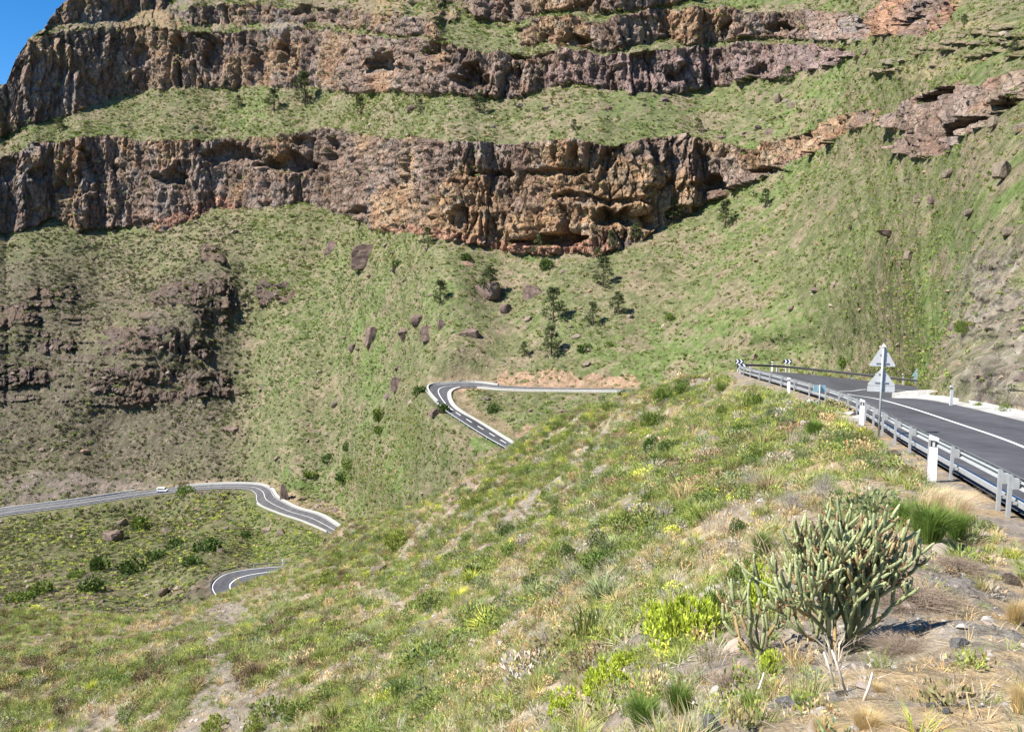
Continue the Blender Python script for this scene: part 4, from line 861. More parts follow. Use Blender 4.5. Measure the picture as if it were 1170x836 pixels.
tag(scat('mountain_scrub', far_kinds, pos-np.array((0, 0, .08)), idx, rot, S, tint), 'low green and olive scrub covering the far slopes', 'scrub', kind='stuff')

# ---- loose stones on the far slopes
kk = []
def stone(seed):
    g = np.random.default_rng(seed); bm = bmesh.new(); bmesh.ops.create_icosphere(bm, subdivisions=2, radius=1)
    for v in bm.verts: v.co = Vector((v.co.x, v.co.y, v.co.z*.7))*g.uniform(.7, 1.1)
    me_ = bpy.data.meshes.new('stone'); bm.to_mesh(me_); bm.free(); set_col(me_, 'lv', np.ones((len(me_.vertices), 3))); me_.materials.append(M_STN); return me_
M_STN, nt, b = newmat('loose stone'); at = nt.nodes.new('ShaderNodeAttribute'); at.attribute_type = 'INSTANCER'; at.attribute_name = 'tint'; nt.links.new(at.outputs['Color'], b.inputs['Base Color']); b.inputs['Roughness'].default_value = .95
wgt = (area*vis*(~roadm[1:, 1:])*(.25+sstep(.1, .5, fbm(FX/18, FY/18, FZ/12, seed=83))[1:, 1:]*1.5+bn[1:, 1:]*2+oc[1:, 1:]*6+rn[1:, 1:]*6)*np.clip(200/D[1:, 1:], .3, 4)).ravel(); cs = np.cumsum(wgt); NS = 9000
pick = np.searchsorted(cs/cs[-1], rng.random(NS)); a_, b2_ = np.divmod(pick, area.shape[1]); pos = dX[a_, b2_]; ss = np.clip(.22*rng.lognormal(0, .7, NS), .05, 1.3)*np.clip(D[a_, b2_]/200, .25, 1.6)
tint = np.array([(.20, .15, .115), (.13, .095, .08), (.30, .24, .18), (.24, .15, .10)])[rng.choice(4, NS, p=[.4, .3, .15, .15])]*rng.uniform(.8, 1.2, NS)[:, None]
tag(scat('slope_stones', [stone(950+k) for k in range(4)], pos, rng.integers(0, 4, NS), np.stack([rng.normal(0, .4, NS), rng.normal(0, .4, NS), rng.uniform(0, 6.28, NS)], 1), np.stack([ss*rng.uniform(.8, 1.5, NS), ss, ss*rng.uniform(.6, 1, NS)], 1), tint), 'small stones strewn over the far slopes', 'stones', kind='stuff')

# ------------------------------------------------------------------ rocks
def rock_mesh(name, seed, flat=.7, sub=4):
    bm = bmesh.new(); bmesh.ops.create_icosphere(bm, subdivisions=sub, radius=1); v = np.array([q.co[:] for q in bm.verts]); g = np.random.default_rng(seed)
    for k in range(11):   # planar cuts give a broken, faceted stone
        n = g.normal(size=3); n /= np.linalg.norm(n); h = g.uniform(.45, .8); dd_ = v@n-h; v = v-np.where(dd_ > 0, dd_*.92, 0)[:, None]*n
    f = 1+.16*fbm(v[:, 0]*1.6+seed, v[:, 1]*1.6, v[:, 2]*1.6, seed=seed)+.09*fbm(v[:, 0]*5, v[:, 1]*5, v[:, 2]*5+seed, seed=seed+1)
    v = v*f[:, None]; v = np.sign(v)*np.abs(v)**.82; v[:, 2] = np.maximum(v[:, 2], -.55+.06*np.sin(v[:, 0]*5)); v[:, 2] *= flat
    for q, c_ in zip(bm.verts, v): q.co = c_
    me = bpy.data.meshes.new(name); bm.to_mesh(me); bm.free(); return me
def mat_rock(name, c1, c2, sc=2.0, bump=.3):
    m, nt, b = newmat(name); L = nt.links; tc = nt.nodes.new('ShaderNodeTexCoord'); n = nt.nodes.new('ShaderNodeTexNoise'); n.inputs['Scale'].default_value = sc; n.inputs['Detail'].default_value = 8; n.inputs['Roughness'].default_value = .7
    L.new(tc.outputs['Object'], n.inputs['Vector']); r = nt.nodes.new('ShaderNodeValToRGB'); r.color_ramp.elements[0].position = .35; r.color_ramp.elements[1].position = .68
    r.color_ramp.elements[0].color = (*c1, 1); r.color_ramp.elements[1].color = (*c2, 1); L.new(n.outputs['Fac'], r.inputs[0]); L.new(r.outputs[0], b.inputs['Base Color'])
    bp = nt.nodes.new('ShaderNodeBump'); bp.inputs['Strength'].default_value = 1; bp.inputs['Distance'].default_value = bump; L.new(n.outputs['Fac'], bp.inputs['Height']); L.new(bp.outputs[0], b.inputs['Normal']); b.inputs['Roughness'].default_value = .95; b.inputs['Specular IOR Level'].default_value = .1; return m
M_RK = mat_rock('purple brown rock', (.095, .066, .056), (.26, .19, .155)); M_RKT = mat_rock('tan rock', (.17, .135, .10), (.30, .24, .18)); M_RKG = mat_rock('grey rock', (.15, .145, .14), (.29, .275, .26), 3, .06)
RK = []
for m_ in (M_RK, M_RKT, M_RKG):
    l = []
    for k in range(4): me_ = rock_mesh('boulder', 300+k); me_.materials.append(m_); l.append(me_)
    RK.append(l)
# (px, py of its middle, width px, height px, material, label)
BOULD = [(417, 292, 48, 28, 0, 'largest purple boulder, at the foot of the slope left of centre'), (378, 284, 22, 17, 0, 'dark boulder just left of the largest purple boulder'),
 (553, 331, 40, 24, 0, 'big dark boulder with a pine in front, below the long cliff'), (576, 354, 15, 13, 0, 'small round boulder just below the big dark boulder with a pine'), (610, 334, 26, 18, 0, 'low pale brown outcrop right of the boulder with a pine'),
 (424, 386, 25, 22, 0, 'upright dark boulder left of the cluster above the middle hairpin'), (463, 381, 22, 20, 0, 'left boulder of the tight cluster above the middle hairpin'), (476, 368, 22, 16, 0, 'upper boulder of the tight cluster above the middle hairpin'),
 (489, 381, 27, 18, 0, 'rounded right hand boulder of the tight cluster above the middle hairpin'), (504, 372, 14, 13, 0, 'small boulder at the right end of the cluster above the middle hairpin'), (535, 381, 22, 13, 0, 'flat reddish boulder right of the cluster above the hairpin'),
 (405, 398, 10, 11, 0, 'small stone at the lower left of the upright dark boulder'), (451, 438, 19, 17, 0, 'lone brown boulder left of the middle hairpin corner'), (460, 401, 9, 7, 0, 'small brown stone between cluster and lone boulder'),
 (262, 492, 22, 11, 0, 'flat dark boulder on the green slope above the valley road'), (380, 463, 15, 10, 1, 'tan boulder alone on the pale green cactus slope'), (500, 517, 19, 9, 0, 'flat brown stone below the middle hairpin road'), (323, 560, 12, 20, 0, 'upright brown rock at the bend of the valley road'),
 (122, 614, 26, 13, 0, 'pinkish brown mound below the valley road'), (184, 675, 13, 12, 1, 'small tan rock at the left of the lowest road loop'), (372, 620, 10, 14, 1, 'pale rock where the ground rises right of the lowest loop'),
 (319, 609, 14, 9, 1, 'tan rock below the valley road bend, right one of a pair'), (302, 606, 12, 8, 1, 'tan rock below the valley road bend, left one of a pair'), (138, 597, 12, 9, 1, 'pale grey rocks beside the round bush under the valley road'),
 (1150, 193, 21, 19, 1, 'lone rounded boulder perched high on the right slope'), (1137, 138, 17, 11, 1, 'boulder at the lower right end of the right cliff outcrop'), (1164, 144, 14, 13, 1, 'boulder at the right picture edge below the cliff outcrop'),
 (1085, 198, 15, 10, 1, 'tan boulder on the right slope left of the perched one'), (1048, 227, 11, 9, 1, 'small pale boulder on the right slope, nearest the cliff end'), (1066, 229, 12, 8, 0, 'small dark boulder beside the pale one on the right slope'),
 (1017, 264, 26, 10, 0, 'flat purplish rock patch in the middle of the right slope'), (1110, 243, 14, 9, 1, 'pale stone on the upper right slope'), (1040, 292, 12, 10, 1, 'tan stone below the flat purplish rock'), (1158, 263, 16, 10, 1, 'pale stone high on the right slope near the picture edge'),
 (1030, 300, 11, 8, 1, 'small tan stone under its neighbour on the right slope'), (903, 352, 10, 7, 1, 'pale stone on the slope behind the top bend'), (864, 408, 8, 7, 1, 'pale stone just above the left end of the dark guardrail'), (990, 58, 10, 6, 0, 'dark stone on the grass at the end of the upper cliff'),
 (625, 122, 18, 8, 0, 'dark rock heap on the green terrace between the cliffs'), (470, 125, 20, 10, 0, 'purple rocks on the left part of the green terrace'), (650, 250, 7, 6, 1, 'small rock at the foot of the long cliff'), (877, 150, 14, 9, 0, 'red brown rock on the grass above the long cliff'),
 (905, 118, 14, 12, 1, 'blocky tan outcrop on the slope between the cliffs at right'), (888, 112, 10, 13, 1, 'small blocky outcrop left of the tan one between the cliffs'), (20, 232, 16, 10, 0, 'rock at the far left foot of the long cliff')]
for i, (px, py, wp_, hp, mi, lab) in enumerate(BOULD):
    p = FP(px, py+hp*.35); d_ = p.y; r = wp_/2/F_PX*d_; o = bpy.data.objects.new('boulder', RK[mi][i % 4]); COL.objects.link(o); h_ = hp/F_PX*d_
    p = FP(px, py+hp*.42); d_ = p.y; r = wp_/2/F_PX*d_; h_ = hp/F_PX*d_; o.location = p+Vector((0, r*.9, h_*.27)); o.scale = (r*1.12, r*.95, h_*.95); o.rotation_euler = (random.uniform(-.12, .12), random.uniform(-.15, .15), random.uniform(-.5, .5))
    tag(o, lab, 'boulder', 'boulders lying on the mountain slopes')
NROCK = [(813, 826, 34, 32, 2, 'pointed grey rock at the bottom edge below the yellow green spurge'), (905, 802, 40, 22, 2, 'flat grey rock in the dirt at the foot of the cactus'), (1082, 812, 16, 10, 2, 'small pale stone in the dry grass near the bottom right'),
 (1100, 734, 26, 18, 2, 'rounded grey stone at the end of the cactus shadow'), (1157, 662, 26, 20, 1, 'pale boulder at the right picture edge above the dry grass'), (1064, 806, 14, 9, 2, 'small white stone near the bottom right corner'), (1092, 650, 14, 9, 1, 'small tan stone beside the brown brush, right of the feathery grass'),
 (668, 826, 34, 16, 1, 'light brown slab at the bottom edge among the yellow spurge'), (818, 505, 36, 20, 1, 'flat tan rock slab on the hillside below the top bend'), (1020, 518, 20, 9, 1, 'low tan stone in the dry ground left of the largest marker post'),
 (432, 652, 28, 18, 1, 'broken brown outcrop beside the bare path on the hillside'), (455, 662, 18, 12, 1, 'small brown rock right of the broken outcrop by the path'), (1010, 488, 16, 8, 1, 'grey brown stone at the foot of the sign pole'), (962, 792, 16, 10, 1, 'small stone in front of the cactus'), (985, 536, 22, 9, 2, 'grey stone streak in the dry ground above the cactus')]
for i, (px, py, wp_, hp, mi, lab) in enumerate(NROCK):
    p = NP(px, py+hp*.3)
    if p is None: continue
    r = wp_/2/F_PX*p.y; h_ = hp/F_PX*p.y; o = bpy.data.objects.new('rock', RK[mi][(i+1) % 4]); COL.objects.link(o); o.location = p+Vector((0, r*.3, h_*.1)); o.scale = (r, r*.8, h_*.75); o.rotation_euler = (random.uniform(-.2, .2), 0, random.uniform(-.5, .5)); tag(o, lab, 'rock', 'loose rocks on the near hillside')

# ------------------------------------------------------------------ pines
M_BARK = mat_rock('bark', (.10, .07, .05), (.20, .15, .11), 8, .02)
def pine_parts(seed):
    g = np.random.default_rng(seed); mb = MB(); mb.tube([(0, 0, -.08), (.01, 0, .3), (.0, .01, .65), (.01, 0, .96)], [.028, .022, .013, .004], 7); b = Bunch(); V = []
    for k in range(46):
        z = g.uniform(.12, .97)**.9; rr = (.27*(1-z)**.75+.035)*g.uniform(.45, 1.25); a = g.uniform(0, 6.28); tip = np.array((rr*math.cos(a), rr*math.sin(a), z+rr*.25))
        if k % 3 == 0: mb.tube([(0, 0, z-.04), tuple(tip*np.array((.6, .6, 1)))], [.007, .003], 4)
        n = 26; p = tip+g.normal(size=(n, 3))*np.array((.036, .036, .026))*(1.25-z*.4); d = g.normal(size=(n, 3))+np.array((math.cos(a), math.sin(a), .8))*.7; VV, F_ = leaf_arrays(p, d, .085, .022); v = g.uniform(.6, 1.4, n); b.add(VV, F_, np.repeat(np.stack([v, v, v*.9], 1), 4, 0))
    return mb, b
M_PINE = mat_leaf('pine needles', (.105, .125, .055), trans=.2); PINE = []
for k in range(4):
    mb, b = pine_parts(500+k); me_ = b.mesh('crown', M_PINE); root = empty('pine_tree'); t = mb.build('trunk', M_BARK, root); cr = bpy.data.objects.new('crown', me_); COL.objects.link(cr); cr.parent = root; PINE.append(root)
PT = [(347, 119, 32, 'tallest pine on the terrace between the two cliffs, with a dark shadow'), (314, 128, 22, 'bushy pine left of the tallest terrace pine'), (273, 124, 13, 'small pine on the terrace, second from the left'), (67, 150, 14, 'leftmost small pine on the terrace'),
 (413, 132, 18, 'pine right of the tallest terrace pine'), (547, 128, 20, 'slim pine in the middle of the terrace'), (897, 98, 19, 'dark pine on the grass right of the upper cliff'), (975, 74, 10, 'tiny shrub like pine above the right end of the upper cliff'),
 (829, 260, 28, 'pine on the right slope just below the end of the long cliff'), (873, 237, 19, 'small pine on the right slope, highest of the two near the cliff end'), (769, 253, 24, 'pine standing against the right part of the long cliff'), (726, 277, 20, 'pine against the cliff foot, left of the one on the right part'),
 (698, 283, 18, 'pine at the right end of the red cliff foot'), (616, 292, 22, 'pine against the red foot of the long cliff'), (488, 284, 22, 'pine at the foot of the long cliff, left of the red part'), (561, 338, 32, 'pine growing in front of the big dark boulder'),
 (502, 346, 24, 'thin pine left of the big dark boulder'), (632, 369, 36, 'large pine left of the pair in the middle of the slope'), (688, 327, 30, 'slender pine above the middle pair on the slope'), (706, 359, 24, 'right pine of the pair in the middle of the slope'),
 (678, 371, 24, 'left pine of the pair in the middle of the slope'), (630, 407, 32, 'pine below the large pine, above the orange earth cut'), (597, 408, 16, 'small pine left of the one above the orange earth cut'), (682, 300, 16, 'short dark pine above the slender one'),
 (1158, 62, 16, 'small pine at the upper right picture edge'), (800, 150, 12, 'little pine on the grass above the long cliff'), (480, 130, 14, 'small pine at the left middle of the terrace'), (1099, 30, 12, 'tiny pine near the red rock at the top right'), (232, 8, 10, 'tiny pine on the skyline at the top left'), (655, 150, 12, 'tiny pine at the right middle of the terrace')]
for i, (px, py, hp, lab) in enumerate(PT):
    c_ = PINE[i] if i < 4 else copy_thing(PINE[i % 4]); p = FP(px, py); h_ = hp/F_PX*p.y*1.12; c_.location = p-Vector((0, 0, .2)); c_.scale = (h_*1.25, h_*1.25, h_); c_.rotation_euler = (0, 0, i*1.3); tag(c_, lab, 'pine tree', 'pines scattered over the far slopes')

# ------------------------------------------------------------------ single bushes on the far slopes
M_B1 = mat_leaf('dark green leaves', (.075, .13, .03)); M_B2 = mat_leaf('fresh green leaves', (.15, .22, .045)); M_B3 = mat_leaf('grey green leaves', (.17, .21, .10)); M_B4 = mat_leaf('yellow green leaves', (.66, .74, .15), trans=.4); M_B5 = mat_leaf('olive brown leaves', (.20, .17, .085))
FB = {}
for k, m_ in enumerate((M_B1, M_B2, M_B3, M_B4, M_B5)):
    FB[k] = [bush_bunch(420, 1, .95, .24, .15, seed=600+k*10+j, lumps=6, inner=.55).mesh('bush', m_) for j in range(3)]
FBN = [bush_bunch(2200, 1, .95, .10, .05, seed=690+j, lumps=7, inner=.6).mesh('bush', M_B2) for j in range(3)]
FBUSH = [(505, 500, 18, 15, 0, 'darkest round bush below the middle hairpin, right one'), (478, 487, 20, 13, 0, 'dark green bush below the middle hairpin, left of the darkest one'), (434, 470, 18, 20, 1, 'tall fresh green bush left of the middle hairpin'), (435, 490, 17, 11, 1, 'low fresh green bush under the tall one left of the hairpin'),
 (565, 464, 17, 14, 0, 'dark bush inside the middle hairpin'), (668, 396, 18, 12, 0, 'dark green bush right of the pine above the orange cut'), (695, 393, 10, 8, 1, 'small bright bush above the orange earth cut'), (765, 361, 13, 10, 1, 'small bright green bush on the slope right of the pine pair'),
 (161, 595, 26, 20, 1, 'round light green bush standing alone below the valley road'), (234, 625, 34, 19, 0, 'wide dark bush in the middle of the valley floor'), (197, 620, 22, 14, 0, 'dark bush left of the wide one on the valley floor'), (178, 632, 24, 16, 0, 'dark bush in the row rising from the left, third'),
 (152, 645, 34, 22, 0, 'big dark bush of the row rising from the left'), (115, 642, 26, 22, 0, 'dark bush upper left of the big one in the row'), (103, 668, 30, 20, 0, 'large dark bush low at the left of the valley floor'), (45, 673, 30, 16, 1, 'fresh green bush at the left of the valley floor'), (20, 680, 28, 14, 1, 'fresh green bush near the left picture edge'),
 (218, 641, 26, 14, 0, 'dark bush below the wide one on the valley floor'), (282, 612, 20, 10, 0, 'flat dark bush under the valley road bend'), (85, 655, 20, 12, 1, 'low green bush between two dark bushes at left'), (208, 553, 16, 8, 4, 'olive bush behind the valley road right of the van'), (210, 564, 22, 11, 1, 'green bush at the near edge of the valley road right of the van'),
 (400, 530, 20, 14, 1, 'green bush in the scrub left of the middle hairpin foot'), (355, 540, 20, 12, 1, 'green bush on the slope above the valley road bend'), (375, 523, 22, 12, 0, 'dark green bush on the slope above the valley road bend'), (396, 510, 14, 12, 0, 'small dark bush below the lone brown boulder'),
 (394, 543, 24, 13, 0, 'dark bush right above the valley road end'), (625, 300, 20, 15, 0, 'dark round bush below the red foot of the cliff'), (532, 293, 16, 10, 0, 'dark bush at the cliff foot right of the pine'), (455, 300, 14, 10, 0, 'dark bush right of the largest purple boulder'),
 (1110, 372, 22, 16, 1, 'bright green bush on the rocky slope at the right'), (1040, 432, 11, 14, 1, 'pointed green bush left of the small triangle and disc sign'), (1120, 462, 18, 9, 1, 'low green bush at the far kerb of the road'), (1150, 466, 26, 12, 1, 'wider green bush at the far kerb near the picture edge'), (965, 408, 14, 12, 1, 'green bush above the middle of the dark guardrail')]
for i, (px, py, wp_, hp, mi, lab) in enumerate(FBUSH):
    p = FP(px, py+hp*.42); r = wp_/2/F_PX*p.y; h_ = hp/F_PX*p.y
    if px > 1045: r *= 1.1
    o = bpy.data.objects.new('bush', (FBN if p.y < 70 else FB[mi])[i % 3]); COL.objects.link(o); o.location = p+Vector((0, r*.3, -.1*h_)); o.scale = (r, r, h_*.95); o.rotation_euler = (0, 0, i*.9); tag(o, lab, 'bush', 'single bushes on the far slopes and valley floor')

# ------------------------------------------------------------------ branching cactus like spurge in the foreground
def mat_cactus():
    m, nt, b = newmat('cactus skin'); L = nt.links; at = nt.nodes.new('ShaderNodeAttribute'); at.attribute_name = 'lv'; geo = nt.nodes.new('ShaderNodeNewGeometry'); n = nt.nodes.new('ShaderNodeTexNoise'); n.inputs['Scale'].default_value = 30; n.inputs['Detail'].default_value = 4; L.new(geo.outputs['Position'], n.inputs['Vector'])
    mr = nt.nodes.new('ShaderNodeMapRange'); mr.inputs['To Min'].default_value = .6; mr.inputs['To Max'].default_value = 1.4; L.new(n.outputs['Fac'], mr.inputs['Value']); mx = nt.nodes.new('ShaderNodeVectorMath'); mx.operation = 'SCALE'; L.new(at.outputs['Color'], mx.inputs[0]); L.new(mr.outputs[0], mx.inputs['Scale']); L.new(mx.outputs[0], b.inputs['Base Color'])
    v = nt.nodes.new('ShaderNodeTexVoronoi'); v.inputs['Scale'].default_value = 70; L.new(geo.outputs['Position'], v.inputs['Vector']); bp = nt.nodes.new('ShaderNodeBump'); bp.inputs['Strength'].default_value = .6; bp.inputs['Distance'].default_value = .006; L.new(v.outputs['Distance'], bp.inputs['Height']); L.new(bp.outputs[0], b.inputs['Normal']); b.inputs['Roughness'].default_value = .6; b.inputs['Specular IOR Level'].default_value = .25; return m
M_CAC = mat_cactus(); M_DRYF = mat_leaf('dry rusty flower stalks', (.20, .105, .055), trans=.1)
def cactus(loc, label, R_, H_, nroots, depth, seed, rad=.028, lean=(0, 0), bare=0.0, minb=2):
    g = np.random.default_rng(seed); stems = []; tips = []
    def seg(p, d, L, r, k):
        n = 7; pts = [p.copy()]; rr = [r*.72]; q = p.copy(); dd_ = d.copy(); tgt = np.array((dd_[0]*.5, dd_[1]*.5, 1.0)); tgt /= np.linalg.norm(tgt)
        for i in range(1, n+1):
            dd_ = dd_*.9+tgt*.10+g.normal(size=3)*.06; dd_ /= np.linalg.norm(dd_); q = q+dd_*L/n; pts.append(q.copy()); t = i/n; rr.append(r*(.78+.32*math.sin(math.pi*min(1, t*1.05))**.7))
        last = k >= depth or g.random() < .06*k
        if last: rr[-1] = r*.62; q2 = q+dd_*r*.55; pts.append(q2); rr.append(r*.15)
        stems.append((pts, rr, k, last))
        if last: tips.append((q, dd_)); return
        m_ = g.choice([2, 3, 3, 4] if k < 2 else [2, 3, 3, 3]) if minb > 1 else g.choice([1, 2, 2])
        a0 = g.uniform(0, 6.28); ax = np.cross(dd_, (0.3, .2, 1)); ax /= np.linalg.norm(ax)+1e-9; ay = np.cross(dd_, ax)
        for j in range(m_):
            a = a0+6.28*j/m_+g.normal()*.3; sp = g.uniform(.5, 1.05); nd_ = dd_+(ax*math.cos(a)+ay*math.sin(a))*sp; nd_[2] = max(nd_[2], .05); nd_ /= np.linalg.norm(nd_)
            st = pts[-2 if last else -1]-dd_*g.uniform(0, .25)*L*(j > 0); seg(np.array(st), nd_, L*g.uniform(.6, 1.0), r*.95, k+1)
    for i in range(nroots):
        a = 6.28*i/nroots+g.normal()*.25; e = g.uniform(.5, 1.2) if i else 1.4; d = np.array((math.cos(a)*math.cos(e), math.sin(a)*math.cos(e), math.sin(e))); seg(np.array((.05*math.cos(a), .05*math.sin(a), -.08)), d, .30, rad*1.25, 0)
    T_ = np.array([t[0] for t in tips]); rx = np.percentile(np.abs(T_[:, :2]).max(1), 92); hz_ = T_[:, 2].max(); sc = np.array((R_/rx, R_/rx, H_/hz_)); print('cactus', label[:20], len(tips), rx, hz_)
    mb = MB(); cols = []
    for pts, rr, k, last in stems:
        P_ = [tuple(np.array(q)*sc+np.array((lean[0]*q[2], lean[1]*q[2], 0))) for q in pts]; v0 = len(mb.v); mb.tube(P_, rr, 8, cap=True); nn_ = len(mb.v)-v0; base = np.array((.27, .295, .14)) if k > 0 else np.array((.20, .18, .12)); base = base*g.uniform(.75, 1.2)
        if g.random() < .10: base = np.array((.34, .24, .11))
        for j in range(nn_):
            t = (j//8)/(len(pts)-1); cc = base*(.88+.25*t)+(np.array((.09, .10, .06))*t**3 if last else 0); cc = cc*(1.12 if j % 2 else .86); cols.append(cc)
    root = empty('cactus', loc); tag(root, label, 'cactus', 'branching cactus plants'); o = mb.build('stems', M_CAC, root, smooth=True); set_col(o.data, 'lv', np.array(cols))
    b = Bunch()
    for (q, d) in tips:
        if g.random() < .6:
            n = 12; c0 = q*sc+np.array((lean[0]*q[2], lean[1]*q[2], 0))-d*g.uniform(.0, .16); p = c0+g.normal(size=(n, 3))*.022; VV, F_ = leaf_arrays(p, g.normal(size=(n, 3))+np.array((0, 0, .5)), .055, .012); v = g.uniform(.6, 1.5, n); b.add(VV, F_, np.repeat(np.stack([v, v, v], 1), 4, 0))
    me_ = b.mesh('dried_flowers', M_DRYF); f = bpy.data.objects.new('dried_flowers', me_); COL.objects.link(f); f.parent = root; return root
p = NP(960, 747); cactus(tuple(p), 'large dense branching cactus with pale green finger like stems', .60*p.y/7, 1.50*p.y/7, 8, 4, 11, .0142, lean=(.02, 0))
p = NP(868, 748); cactus(tuple(p), 'smaller sparse cactus leaning left beside the large one', .36*p.y/7, .92*p.y/7, 5, 3, 23, .0145, lean=(-.10, 0), minb=1)

# ------------------------------------------------------------------ single plants of the near hillside
def rosette_bush(n, rx, rz, seed, leaf=.10, w_=.03, per=9):
    b = Bunch(); g = np.random.default_rng(seed); P0 = dome_pts(n, rx, rz, 5, .8, seed)
    for q in P0:
        out = q/np.array((rx, rx, rz)); out = out/np.linalg.norm(out)+np.array((0, 0, .5)); d = g.normal(size=(per, 3))*.75+out; VV, F_ = leaf_arrays(q+d*.03, d, g.uniform(.7, 1.2, per)*leaf, w_); v = g.uniform(.6, 1.25, per)*g.uniform(.75, 1.2); b.add(VV, F_, np.repeat(np.stack([v, v, v*.8], 1), 4, 0))
    return b
M_STRAW = mat_leaf('straw', (.58, .46, .24), trans=.3); M_FEATH = mat_leaf('feathery grass', (.72, .62, .45), trans=.35); M_TWIG = mat_leaf('dry grey twigs', (.42, .37, .31), trans=.05); M_TWB = mat_leaf('dry brown brush', (.30, .23, .17), trans=.05); M_GRS = mat_leaf('green blades', (.17, .27, .06), trans=.35)
M_B6 = mat_leaf('pale yellow green leaves', (.40, .45, .13), trans=.3)
NK = {'lime2': [rosette_bush(260, 1.1, .7, 705+k, .17, .06, 8).mesh('shrub', M_B6) for k in range(3)],
 'lime': [rosette_bush(330, 1, .85, 700+k, .19, .07, 9).mesh('shrub', M_B4) for k in range(2)],
 'green': [bush_bunch(1700, 1, .85, .13, .055, seed=710+k, upb=1.0, lumps=7, inner=.6).mesh('shrub', M_B2) for k in range(2)],
 'dark': [bush_bunch(1700, 1, .85, .12, .06, seed=720+k, lumps=7, inner=.6).mesh('shrub', M_B1) for k in range(2)],
 'grey': [bush_bunch(1300, 1, .85, .14, .045, seed=730+k, upb=1.0, lumps=6, inner=.5).mesh('shrub', M_B3) for k in range(2)],
 'blades': [tuft_bunch(1500, 1.0, .9, .018, seed=740+k).mesh('shrub', M_GRS) for k in range(2)],
 'straw': [tuft_bunch(1200, .9, .9, .009, seed=750+k).mesh('grass_tuft', M_STRAW) for k in range(2)],
 'feather': [tuft_bunch(1100, 1.0, .9, .009, seed=760, lean=.55, curl=.9).mesh('grass_tuft', M_FEATH)],
 'twig': [twig_bunch(420, .9, .9, .012, 770+k).mesh('dry_shrub', M_TWIG) for k in range(2)],
 'brown': [twig_bunch(2200, .45, 1.1, .010, 780+k).mesh('dry_shrub', M_TWB) for k in range(2)]}
